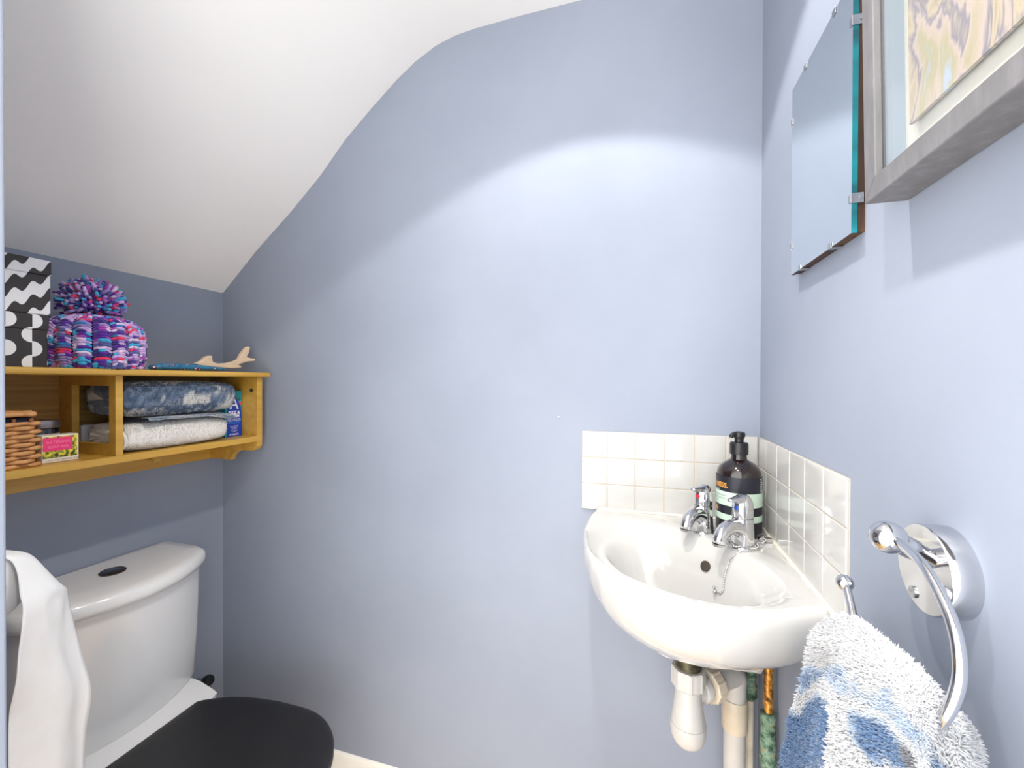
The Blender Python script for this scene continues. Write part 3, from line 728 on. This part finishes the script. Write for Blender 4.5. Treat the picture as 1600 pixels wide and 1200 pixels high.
PAL = [((88, 40, 150), 5), ((58, 44, 120), 3), ((200, 168, 218), 6), ((150, 130, 190), 3), ((60, 170, 212), 3), ((40, 120, 180), 1.5), ((232, 52, 92), 3), ((165, 66, 170), 3), ((230, 204, 230), 3), ((84, 92, 150), 2)]
def yarn_col():
    t = random.random()*sum(w for _, w in PAL)
    for c, w in PAL:
        t -= w
        if t <= 0: return lin(c)
    return lin(PAL[0][0])
hc = Vector((-1.146, .6350, ST))
hat = thing('knitted_hat', 'chunky ribbed purple, pink and blue knitted hat with pompom on the shelf', 'hat', hc)
hp = [(.0735, .0), (.0775, .015), (.0790, .035), (.0795, .055), (.0785, .075), (.0735, .092), (.060, .104), (.040, .111), (.018, .114), (.004, .115)]
mb = MB(); P = [[hc+Vector(((r-.003)*cos(2*pi*j/40), (r-.003)*sin(2*pi*j/40), z+.001)) for j in range(40)] for r, z in hp]
mb.grid(P, cv=True, col=[[lin((70, 40, 110))]*40 for _ in P])
NRIB, NROW = 17, 29
for k in range(NRIB):
    a0_ = 2*pi*k/NRIB
    cprev = yarn_col()
    for q in range(NROW):
        tt = q/(NROW-1)*.985; x = tt*(len(hp)-1)
        # even spacing along the profile
        zlen = tt*.155
        acc = 0
        for (ra, za), (rb, zb) in zip(hp, hp[1:]):
            L_ = hypot(rb-ra, zb-za)
            if acc+L_ >= zlen: f = (zlen-acc)/L_; r, z = lerp(ra, rb, f), lerp(za, zb, f); ta = atan2(zb-za, rb-ra); break
            acc += L_
        if r < .012: continue
        w = 2*pi*r/NRIB
        if random.random() < .75: cprev = yarn_col()
        for sgn in (-1, 0, 1):
            a = a0_+(sgn*.27*w+random.uniform(-.0008, .0008))/r
            n_ = Vector((cos(a)*sin(ta), sin(a)*sin(ta), -cos(ta))) if True else None
            tang = Vector((-sin(a), cos(a), 0)); upv = Vector((cos(a)*cos(ta), sin(a)*cos(ta), sin(ta)))
            out = tang.cross(upv).normalized()
            if out.dot(Vector((cos(a), sin(a), .3))) < 0: out = -out
            e1 = (tang+upv*(-.55*sgn+random.uniform(-.25, .25))).normalized(); e2 = out.cross(e1)
            Mx = Matrix((e1, e2, out)).transposed()
            c = cprev if random.random() < .6 else yarn_col()
            rr = r+(.0042 if sgn == 0 else .0012)+random.uniform(-.0007, .0007)
            mb.ball(hc+Vector((cos(a)*rr, sin(a)*rr, max(z, .0035)))+out*.0012, (w*.27*random.uniform(.85, 1.15), .0034*random.uniform(.85, 1.2), .0036), 10, c, Mx)
link('ribbed_knit', mb, 'yarn', hat, angle=180)
mb = MB(); pc_ = hc+Vector((.0, -.004, .139))
mb.ball(pc_, (.036, .040, .028), 14, lin((70, 36, 110)))
for _ in range(900):
    d = Vector((random.gauss(0, 1), random.gauss(0, 1), random.gauss(.25, .9))).normalized()
    hz = max(d.z, 0); e = Vector((d.x*.054, d.y*.061, d.z*.060 if d.z > 0 else d.z*.030))*random.uniform(.80, 1.06)*(1-.16*abs(hz-.6))
    a_ = pc_+e*.55; b_ = pc_+e; j = Vector((random.uniform(-1, 1), random.uniform(-1, 1), random.uniform(-1, 1)))*.006
    c = yarn_col(); q = d.orthogonal().normalized(); w = d.cross(q)
    vs = []
    for p, r in ((a_, .0018), (a_.lerp(b_, .6)+j*.5, .0034), (b_+j, .0030)): vs += [p+(q*cos(2*pi*k/5)+w*sin(2*pi*k/5))*r for k in range(5)]
    mb.add(vs, [(k, (k+1) % 5, 5+(k+1) % 5, 5+k) for k in range(5)]+[(5+k, 5+(k+1) % 5, 10+(k+1) % 5, 10+k) for k in range(5)]+[(10, 11, 12, 13, 14)], c)
link('pompom', mb, 'yarn', hat, angle=180)

so = thing('shark_ornament', 'carved wooden shark ornament with blue flowered body at the shelf corner', 'ornament', (-1.12, .86, ST))
wo = [(.8398, 1.244), (.8556, 1.2515), (.8684, 1.2633), (.8780, 1.2668), (.8866, 1.2675), (.8872, 1.258), (.8889, 1.2499), (.9053, 1.2466), (.9299, 1.249), (.9500, 1.254), (.9669, 1.2608), (.9784, 1.2798), (.9941, 1.2983), (1.001, 1.3015), (1.0061, 1.301), (1.0021, 1.2831), (.9941, 1.2703), (1.0061, 1.2674), (1.0245, 1.2658), (1.0224, 1.2593), (.9941, 1.2552), (.9784, 1.2496), (.9669, 1.2457), (.9792, 1.2399), (.9707, 1.2362), (.9481, 1.2345), (.9192, 1.2346), (.8684, 1.2356)]
link('wooden_back_and_tail', MB().prism(wo, lambda u, v, t: (t, u, v), -1.137, -1.123), 'shark_wood', so, smooth=True, bevel=.0035)
bs = [(.732, 1.2316, 1.2274), (.7364, 1.2368, 1.2255), (.7589, 1.242, 1.2244), (.7839, 1.2433, 1.2239), (.807, 1.2425, 1.2239), (.8373, 1.2419, 1.2243), (.8692, 1.2403, 1.2251), (.903, 1.2379, 1.2262), (.9241, 1.2353, 1.228), (.9284, 1.2328, 1.2295)]
P = []
for y, zt, zb in bs:
    zt -= .0; zb = max(zb-.0005, ST+.0003); h = (zt-zb)/2; wv_ = .016*min(1, h/.008)
    P.append([(-1.128+wv_*cos(2*pi*j/20), y, (zt+zb)/2+h*sin(2*pi*j/20)) for j in range(20)])
mb = MB().grid(P, cv=True); mb.f += [tuple(range(20))[::-1], tuple(len(mb.v)-20+j for j in range(20))]; mb.mi += [0, 0]
bl = link('painted_body', mb, 'shark_blue', so, angle=60); bl['label'] = 'blue glazed body with dark flower dots'

# left compartment
wb = thing('wicker_basket', 'small square woven wicker basket with lid in left shelf compartment', 'basket', (-1.15, .492, LB))
def rr(x0, x1, y0, y1, r, n=8):
    pts = []
    for cx, cy, a in ((x1-r, y1-r, 0), (x0+r, y1-r, 90), (x0+r, y0+r, 180), (x1-r, y0+r, 270)):
        for k in range(n): t = radians(a+90*k/(n-1)); pts.append((cx+r*cos(t), cy+r*sin(t), cos(t), sin(t)))
    return pts
def along(x0, x1, y0, y1, r, N):
    base = rr(x0, x1, y0, y1, r); L_ = [0]
    for i in range(len(base)): a, b = base[i], base[(i+1) % len(base)]; L_.append(L_[-1]+hypot(b[0]-a[0], b[1]-a[1]))
    out = []
    for k in range(N):
        s = L_[-1]*k/N
        for i in range(len(base)):
            if L_[i+1] >= s:
                f = (s-L_[i])/max(L_[i+1]-L_[i], 1e-9); a, b = base[i], base[(i+1) % len(base)]
                out.append([lerp(p, q, f) for p, q in zip(a, b)]); break
    return out
NS = 14
bx = (-1.200, -1.1045, .446, .5225, .010)
mb = MB(); z = LB+.004; row = 0
while z < LB+.088:
    N_ = NS*6; loop = along(*bx, N_); ph = pi*(row % 2)
    mb.tube([(x+nx_*.0042*sin(NS/2*2*pi*k/N_+ph), y+ny_*.0042*sin(NS/2*2*pi*k/N_+ph), z) for k, (x, y, nx_, ny_) in enumerate(loop)], .0040, 10, 1, True)
    z += .0078; row += 1
link('woven_side', mb, 'wicker', wb, angle=180)
mb = MB()
for k, (x, y, nx_, ny_) in enumerate(along(*bx, NS)): mb.cyl((x, y, LB+.001), (x, y, LB+.092), .0028, seg=10)
link('stakes', mb, 'wicker_dark', wb)
link('inner_lining', MB().box((bx[0]+.004, bx[2]+.004, LB+.001), (bx[1]-.004, bx[3]-.004, LB+.0935), .003), 'lining', wb)
mb = MB()
for k in range(9):
    x = lerp(bx[0], bx[1]+.001, k/8); mb.tube([(x, bx[2]-.002, LB+.101+.002*sin(k*2.)), (x, .486, LB+.1025+.0015*cos(k*2.)), (x, bx[3]-.004, LB+.1005+.002*sin(k*2.))], .0045, 8, 4)
mb.tube([(x, y, LB+.1005) for x, y, _, _ in along(bx[0]-.001, bx[1]+.002, bx[2]-.002, bx[3]-.002, .012, 40)], .0044, 10, 1, True)
link('basket_lid', mb, 'wicker', wb, angle=180)
jc = (-1.186, .5655, LB)
jr = thing('jar', 'small round jar with grey lid and white label behind the pink soap box', 'jar', jc)
link('jar_body', MB().lathe([(.024, 0), (.0265, .002), (.0265, .062), (.025, .066)], jc, seg=36), 'jar_glass', jr)
link('jar_label', MB().lathe([(.0267, .012), (.0267, .054)], jc, seg=36, cap=False), 'label', jr)
link('jar_lid', MB().lathe([(.0272, .066), (.0278, .067), (.0278, .081), (.0265, .0825), (.0001, .083)], jc, seg=36), 'jar_lid', jr)
sx = -1.119
sbx = thing('soap_box', 'small pink and yellow flowered carton leaning beside the wicker basket', 'carton', (sx-.014, .5625, LB))
link('carton', MB().box((sx-.028, .5350, LB+.0005), (sx, .5918, LB+.0545), .0006), 'cream_card', sbx)
pan = lambda y0, y1, z0, z1, e=.0004: MB().box((sx-.0002, y0, z0), (sx+e, y1, z1))
link('flower_border', pan(.5358, .5893, LB+.0095, LB+.0520), 'flowers', sbx, smooth=False)
pk = link('pink_panel', pan(.5362, .5815, LB+.0235, LB+.0500, .0008), 'pink', sbx, smooth=False)
flat = lambda x, y, z: (lambda a, b: (x, y+a, z+b))
link('lettering', text_mb('ARTISANAL', .0078, flat(sx+.0011, .5405, LB+.0385)), 'pale_pink_ink', pk, smooth=False)
link('lettering', text_mb('SOAP BAR', .0070, flat(sx+.0011, .5430, LB+.0290)), 'pale_pink_ink', pk, smooth=False)
st = link('bottom_strip', pan(.5358, .5893, LB+.0018, LB+.0085, .0008), 'cream_card', sbx, smooth=False)
link('lettering', text_mb('2 x SCENTED ORGANIC SOAP', .0042, flat(sx+.0011, .5368, LB+.0038)), 'ink', st, smooth=False)

# right compartment: folded towels, packet, cleaner carton
def folded(name, label, y0, y1, x0, x1, z0, z1, kind, rnd, cnt, fl):
    t = thing(name, label, 'towel', ((x0+x1)/2, (y0+y1)/2, z0), 'folded towels in the shelf')
    nu_, nv_ = 40, 48; P = []
    for i in range(nu_):
        yy_ = i/(nu_-1); row = []
        e = sin(pi*min(1, max(0, yy_)))**.12 if 0 < yy_ < 1 else .0
        for j in range(nv_):
            a = 2*pi*j/nv_; ca, sa = cos(a), sin(a)
            sx_ = math.copysign(abs(ca)**.45, ca); sz = math.copysign(abs(sa)**.55, sa)
            y = lerp(y0, y1, yy_)+.0
            nz = noise.noise((y*14, ca*1.5, sa*1.5+z0*7))
            h = (z1-z0)/2*(.35+.65*e); w = (x1-x0)/2*(.72+.28*e)
            z = (z0+z1)/2+sz*h*(1+.05*nz)*(.96)
            if sz < -.4: z = max(z, z0+.0012)
            row.append(Vector(((x0+x1)/2+sx_*w*(1+.04*nz), y+.006*noise.noise((ca*2, sa*2, 5))*(1 if 0 < yy_ < 1 else .5), min(z, z1))))
        P.append(row)
    mb = MB(); cl = [[terry_col(kind, i/(nu_-1), (j/nv_ if kind == 'bath' else .5), P[i][j]) for j in range(nv_)] for i in range(nu_)]
    if kind == 'bath':
        cl = [[terry_col(kind, i/(nu_-1), .1 if sin(2*pi*j/nv_) > .72 else .6, P[i][j]) for j in range(nv_)] for i in range(nu_)]
    mb.grid(P, cv=True, col=cl)
    for r_ in (0, nu_-1):
        c = sum(P[r_], Vector())/nv_; mb.grid([P[r_], [c.lerp(p, .02) for p in P[r_]]], cv=True, col=[cl[r_], cl[r_]])
    Pc = [r+[r[0]] for r in P]; N = normals(Pc); cen = Vector(((x0+x1)/2, 0, (z0+z1)/2))
    N = [[(n_ if n_.dot(Vector((p.x-cen.x, 0, p.z-cen.z))) >= 0 else -n_) for n_, p in zip(rn, rp)] for rn, rp in zip(N, Pc)]
    tufts(mb, Pc, N, kind, cnt, fl, .0006, .7)
    link('pile', mb, 'terry', t, angle=180)
    return t
wt = folded('bath_towel', 'rolled white towel at the bottom of the right shelf compartment', .664, .912, -1.235, -1.092, LB+.0008, 1.1020, 'white', .6, 9000, .0034)
# rolled end of the white towel, seen behind the divider
mb = MB(); rcn = Vector((-1.108, .664, LB+.0300)); pts = []; cl_ = []
for k in range(80):
    a = k*.22; r = .004+.0013*k*.22
    pts.append(rcn+Vector((r*cos(a), -.006-.002*sin(a*.5), r*sin(a))))
mb.tube(pts, .0035, 8, 1); mb.col = [(.74, .70, .64)]*len(mb.v)
link('rolled_end', mb, 'terry', wt, angle=180)
bw = folded('bath_towel', 'folded dark blue and white patterned towel on top of the rolled white one', .661, .936, -1.240, -1.090, 1.1125, 1.1990, 'bath', .6, 12000, .0030)
mb = MB(); P = []
for i in range(40):
    y = lerp(.70, .917, i/39); sag = .0016*noise.noise((y*30, 1, 1))
    P.append([Vector((lerp(-1.22, -1.083, j/9), y, 1.1055+sag-.010*(j/9)**4*sstep(.84, .91, y)+(.003 if j < 9 else 0)*0)) for j in range(10)])
mb.grid(P, col=[[(.30, .36, .45)]*10 for _ in P])
top_ = [[p+Vector((0, 0, .0062)) for p in r] for r in P]; mb.grid(top_, col=[[(.26, .32, .40)]*10 for _ in P])
fr_ = [[r[9].lerp(r[9]+Vector((.0015, 0, .0062)), k/3) for k in range(4)] for r in P]
mb.grid([[r[9], r[9]+Vector((.003, 0, .003)), r[9]+Vector((0, 0, .0062))] for r in P], col=[[(.30, .36, .44)]*3 for _ in P])
tufts(mb, fr_, [[Vector((1, 0, -.1)) for _ in r] for r in fr_], 'bath', 1800, .0026, .0006)
mb.grid([[P[39][j], P[39][j]+Vector((0, .002, .002)), P[39][j]+Vector((0, 0, .0062))] for j in range(10)], col=[[(.30, .36, .44)]*3 for _ in range(10)])
fl_ = link('hem_flap', mb, 'terry', bw, angle=180); fl_['label'] = 'thin pale blue hem folded under the towel'

cx0 = -1.142
cb = thing('cleaner_carton', 'blue and turquoise cleaning tablet carton beside the folded towels', 'carton', (cx0-.02, .966, LB))
link('carton', MB().box((cx0-.045, .9395, LB+.0005), (cx0, .9930, 1.1690), .0006), 'carton_teal', cb)
by0, by1 = .9435, .9900
mb = MB(); pl = [(by0, LB+.001), (by1+.0025, LB+.001), (by1+.001, LB+.070), (by1-.003, LB+.092), (by1-.0115, LB+.106), (by1-.020, LB+.122), (by1-.026, LB+.122), (by0+.012, LB+.106), (by0+.003, LB+.086), (by0, LB+.066)]
mb.prism(pl, lambda u, v, t: (t, u, v), cx0-.0003, cx0+.0005)
bp = link('blue_panel', mb, 'carton_blue', cb, smooth=False)
mb = MB(); X = cx0+.0009; A = lambda pts: mb.add([(X, .9665+u, LB+.081+v) for u, v in pts], [tuple(range(len(pts)))])
A([(-.0145, 0), (-.0090, 0), (.0015, .033), (-.0005, .037)]); A([(.0145, 0), (.0090, 0), (-.0015, .033), (.0005, .037)]); A([(-.0070, .0095), (.0070, .0095), (.0058, .0135), (-.0058, .0135)])
link('logo', mb, 'white_ink', bp, smooth=False)
def ctext(t, size, z, mat='white_ink', thick=0): link('lettering', text_mb(t, size, flat(X, .9665, LB+z), 'CENTER', thick), mat, bp, smooth=False)
ctext('FIZZ &', .0125, .0665, thick=.0006); ctext('FRESH', .0125, .0565, thick=.0006)
ctext('DEEP CLEANING', .0058, .0495); ctext('TOILET TABLETS', .0058, .0448); M['cyan_ink'] = plain('cyan_ink', (70, 170, 220), .5)
ctext('Grapefruit Zest', .0062, .0388, 'cyan_ink'); ctext('cleans, descales', .0045, .0300); ctext('and freshens', .0045, .0260); ctext('the toilet', .0045, .0220)
ctext('no scrubbing', .0042, .0170); ctext('needed', .0042, .0135); ctext('8 TABLETS', .0062, .0048, thick=.0002)
mb = MB(); mb.lathe([(.0055, 0), (.0001, .0006)], (cx0, .9865, LB+.097), (1, 0, 0), 18); fp = link('fruit_print', mb, 'fruit', cb, smooth=False)
mb = MB(); mb.prism([(.976, LB+.108), (.982, LB+.113), (.989, LB+.109), (.983, LB+.104)], lambda u, v, t: (t, u, v), cx0-.0002, cx0+.0005); link('leaf_print', mb, 'leaf', cb, smooth=False)
tag(link('paper_packet', MB().box((-1.252, .661, LB+.0005), (-1.2385, .74, 1.095), .003), 'packet', base=(-1.245, .70, LB)),
    'white paper packet behind the rolled towel, seen through the open divider', 'packet')

# ------------------------------------------------------------------ toilet
to = thing('toilet', 'white close coupled toilet with black lid against the left wall', 'toilet', (-1.0, .69, 0))
TC = .69
def cist(hw, xb, bow, z, r=.012, n=40):                         # bowed plan outline at height z
    P = [(XL+.004, TC-hw, z), (XL+.004, TC+hw, z)]; out = []
    for k in range(n+1):
        s = 1-2*k/n; y = TC+hw*s; x = xb+bow*(1-s*s)
        # rounded front corners
        e = 1-abs(s)
        if e < .06: x -= (XL*0+.018)*(1-e/.06)**2
        out.append((x, y, z))
    return P+out
secs = [(.165, -1.155, .052, .402), (.171, -1.152, .053, .412), (.176, -1.147, .058, .52), (.178, -1.143, .066, .64), (.178, -1.142, .067, .712)]
P = [cist(*s) for s in secs]
mb = MB().grid(P, cv=True); k = len(P[0]); mb.f += [tuple(range(k))[::-1], tuple(len(mb.v)-k+j for j in range(k))]; mb.mi += [0, 0]
ci = link('cistern', mb, 'ceramic_cist', to, angle=50)
lid = [(.184, -1.140, .072, .706), (.189, -1.136, .0775, .7095), (.1905, -1.135, .079, .720), (.190, -1.1355, .078, .733), (.187, -1.139, .074, .741), (.181, -1.146, .066, .7455), (.150, -1.175, .040, .7475), (.08, -1.22, .015, .748)]
P = [cist(*s) for s in lid]
for row, s in zip(P, lid):
    if s[0] < .16:
        for q in (0, 1): row[q] = (XL+.03, row[q][1], row[q][2])
mb = MB().grid(P, cv=True); k = len(P[0]); mb.f += [tuple(range(k))[::-1], tuple(len(mb.v)-k+j for j in range(k))]; mb.mi += [0, 0]
cl = link('cistern_lid', mb, 'ceramic_cist', to, angle=70)
fb = link('flush_button', MB().lathe([(.0245, 0), (.0248, .003), (.0225, .0048), (.0195, .0052), (.019, .0042), (.012, .0052), (.0001, .0056)], (-1.186, TC, .7472), seg=36), 'dark_chrome', cl)
fb['label'] = 'round dark chrome flush button'
# pan: rear shelf plus bowl and pedestal
def pan_sec(z, xf, hw, xr, hr, n=48):
    out = []
    xc = xf-hw*1.1
    for k in range(n+1):
        a = pi/2-pi*k/n; out.append((xc+(xf-xc)*cos(a), TC+hw*sin(a), z))
    return [(xr, TC-hr, z), (xr, TC+hr, z)]+out
P = [pan_sec(*s) for s in [(0, -.78, .11, -1.20, .11), (.02, -.78, .108, -1.20, .108), (.16, -.77, .105, -1.20, .11), (.26, -.71, .122, -1.235, .115), (.33, -.655, .142, -1.26, .130), (.360, -.630, .150, -1.268, .138), (.372, -.628, .151, -1.27, .140), (.378, -.634, .146, -1.27, .138)]]
mb = MB().grid(P, cv=True); k = len(P[0]); mb.f += [tuple(range(k))[::-1], tuple(len(mb.v)-k+j for j in range(k))]; mb.mi += [0, 0]
link('pan', mb, 'ceramic_cist', to, angle=60)
dk = [(.372, -1.035, .150, 0), (.384, -1.033, .152, 0), (.392, -1.045, .150, 0), (.402, -1.09, .152, .0), ]
def deck(z, x, hw):
    return [(XL+.01, TC-hw-.012, z), (XL+.01, TC+hw+.012, z)]+[(x-.02*abs(1-2*k/12)**3, TC+hw*(1-2*k/12), z) for k in range(13)]
P = [deck(z, x, hw) for z, x, hw, _ in dk]
mb = MB().grid(P, cv=True); k = len(P[0]); mb.f += [tuple(range(k))[::-1], tuple(len(mb.v)-k+j for j in range(k))]; mb.mi += [0, 0]
link('rear_shelf', mb, 'ceramic_cist', to, angle=50)
def seat_out(off, z, n=64):
    rear = [(-1.056, .100), (-1.045, .110), (-1.02, .124), (-.985, .139), (-.95, .149), (-.91, .156), (-.86, .161), (-.81, .162)]
    xc, xf, hw = -.785, -.609, .162
    fr_ = [(xc+(xf-xc)*cos(pi/2-pi*k/n), hw*sin(pi/2-pi*k/n)) for k in range(n+1)]
    pts = [(x, TC+h) for x, h in rear]+[(x, TC+h) for x, h in fr_]+[(x, TC-h) for x, h in rear[::-1]]
    cx = sum(p[0] for p in pts)/len(pts)
    return [(cx+(x-cx)*(1-off/.2), TC+(y-TC)*(1-off/.165), z) for x, y in pts]
P = [seat_out(.006, .3785), seat_out(.0, .3800), seat_out(0, .385), seat_out(.003, .387)]
mb = MB().grid(P, cv=True); k = len(P[0]); mb.f += [tuple(range(k))[::-1], tuple(len(mb.v)-k+j for j in range(k))]; mb.mi += [0, 0]
link('seat', mb, 'seat_black', to, angle=60)
P = [seat_out(.004, .3875), seat_out(0, .3885), seat_out(-.001, .393), seat_out(.0015, .3985), seat_out(.006, .4012), seat_out(.02, .4030), seat_out(.045, .4035), seat_out(.09, .4050), seat_out(.13, .4058), seat_out(.155, .406)]
mb = MB().grid(P, cv=True); k = len(P[0]); mb.f += [tuple(range(k))[::-1], tuple(len(mb.v)-k+j for j in range(k))]; mb.mi += [0, 0]
sl_ = link('seat_lid', mb, 'seat_black', to, angle=60); sl_['label'] = 'closed black lid'
iv = thing('isolation_valve', 'small dark valve on the left wall behind the toilet shelf', 'valve', (XL+.03, .966, .27))
link('valve_handle', MB().lathe([(.004, 0), (.010, .004), (.0155, .012), (.0165, .026), (.013, .032), (.0001, .034)], (XL+.022, .966, .283), (1, .0, .45), 20), 'black_plastic', iv)
link('valve_pipe', MB().cyl((XL+.014, .966, 0), (XL+.014, .966, .284), .0075, seg=16).cyl((XL+.001, .966, .284), (XL+.03, .966, .284), .008, seg=16), 'steel', iv)

# ------------------------------------------------------------------ toilet roll behind the door-side wall
rx0, rx1, ry, rz, rrad = -.972, -.872, .358, .900, .046
hr_ = thing('toilet_roll_holder', 'dark metal toilet roll holder behind the left wall edge', 'roll holder', (-.90, .30, rz))
link('holder_bar', MB().tube([(-1.0, .304, rz+.01), (-1.0, .345, rz), (-.985, ry, rz), (-.95, ry, rz), (-.862, ry, rz)], .005, 12, 4), 'holder', hr_)
link('wall_plate', MB().box((-1.02, .3002, rz-.02), (-.98, .306, rz+.035), .002), 'holder', hr_)
tr2 = thing('toilet_roll', 'white toilet roll with a long loose sheet hanging beside the cistern', 'toilet roll', ((rx0+rx1)/2, ry, rz))
mb = MB(); seg = 48; P = []
for (x, r) in ((rx0, .02), (rx0, rrad-.002), (rx0+.002, rrad), (rx1-.002, rrad), (rx1, rrad-.002), (rx1, .02)):
    P.append([(x, ry+r*cos(2*pi*j/seg), rz+r*sin(2*pi*j/seg)) for j in range(seg)])
mb.grid(P, cv=True); link('roll', mb, 'tissue', tr2, angle=50)
mb = MB().grid([[(x, ry+.02*cos(2*pi*j/seg), rz+.02*sin(2*pi*j/seg)) for j in range(seg)] for x in (rx0, rx1)], cv=True); link('cardboard_tube', mb, 'card', tr2)
TPL = [(-.872, .345, .9465), (-.872, .366, .9475), (-.866, .382, .936), (-.85, .382, .896), (-.84, .381, .874), (-.835, .377, .845), (-.835, .373, .798), (-.84, .37, .754), (-.845, .368, .709), (-.845, .367, .58)]
TPR = [(-.960, .345, .9465), (-.935, .412, .934), (-.925, .438, .892), (-.91, .460, .862), (-.905, .464, .844), (-.9, .469, .799), (-.895, .477, .741), (-.89, .487, .673), (-.895, .482, .597), (-.895, .481, .49)]
P = []
for i in range(50):
    t = i/49; a, b = catmull(TPL, t), catmull(TPR, t); row = []
    for j in range(20):
        s = j/19; p = a.lerp(b, s); bow_ = sin(pi*s)*(.010+.006*sin(t*7))*sstep(0, .15, t)
        d = (b-a).cross(Vector((0, 0, 1))).normalized()
        if d.x < 0: d = -d
        row.append(p+d*(bow_+.0022*noise.noise((s*5, t*9, 1))-.004*sin(pi*s*3)*sstep(.4, .8, t)))
    P.append(row)
ob = link('loose_sheet', MB().grid(P), 'tissue', tr2, angle=70)
so_ = ob.modifiers.new('thick', 'SOLIDIFY'); so_.thickness = .0006

# ------------------------------------------------------------------ lighting: two ceiling downlights plus an added uniform world fill through the open camera side
def downlight(x, y, z, power, label, size=111, blend=.12):
    t = thing('ceiling_downlight', label, 'ceiling light', (x, y, z), 'recessed ceiling downlights')
    link('bezel', MB().lathe([(.030, 0), (.031, -.004), (.041, -.004), (.043, 0)], (x, y, z), seg=40, cap=False), 'chrome', t)
    link('lens', MB().lathe([(.0298, -.0005), (.0001, -.001)], (x, y, z), seg=32), 'lens', t)
    L = bpy.data.lights.new('spot', 'SPOT'); L.energy = power; L.spot_size = radians(size); L.spot_blend = blend; L.shadow_soft_size = .022; L.color = (1, .955, .90)
    o = bpy.data.objects.new('spot_beam', L); C.objects.link(o); o.location = (0, 0, -.012); o.parent = t
    L2 = L.copy(); L2.energy = power*.55; L2.spot_size = radians(64); L2.spot_blend = .9
    o2 = bpy.data.objects.new('spot_beam', L2); C.objects.link(o2); o2.location = (0, 0, -.012); o2.parent = t
downlight(-.118, .595, 2.131, 23, 'recessed downlight in the ceiling above the basin')
downlight(-.10, .14, 2.131, 34, 'recessed downlight in the ceiling near the doorway', 112, 1.0)
w = bpy.data.worlds.new('ambient_fill'); bpy.context.scene.world = w; w.use_nodes = True  # uniform fill added to brighten the shaded parts; no hallway is built
w.node_tree.nodes['Background'].inputs[0].default_value = (1.0, .985, .965, 1); w.node_tree.nodes['Background'].inputs[1].default_value = 4.6

# ------------------------------------------------------------------ camera
f_px, yaw, pitch, roll = 666.04, .2903, -.0066, .0032
fwd = Vector((-sin(yaw)*cos(pitch), cos(yaw)*cos(pitch), sin(pitch))); right = Vector((cos(yaw), sin(yaw), 0)); up = right.cross(fwd)
r2_, u2_ = right*cos(roll)+up*sin(roll), up*cos(roll)-right*sin(roll)
cam = bpy.data.cameras.new('camera'); cam.sensor_width = 36; cam.lens = f_px/1600*36; cam.clip_start = .01
co = bpy.data.objects.new('camera', cam); C.objects.link(co)
co.matrix_world = Matrix(((r2_.x, u2_.x, -fwd.x, 0), (r2_.y, u2_.y, -fwd.y, 0), (r2_.z, u2_.z, -fwd.z, H), (0, 0, 0, 1)))
sc = bpy.context.scene; sc.camera = co
sc.view_settings.view_transform = 'Standard'; sc.view_settings.look = 'None'; sc.view_settings.gamma = 1; sc.view_settings.exposure = 0
sc.cycles.max_bounces = 10; sc.cycles.diffuse_bounces = 6
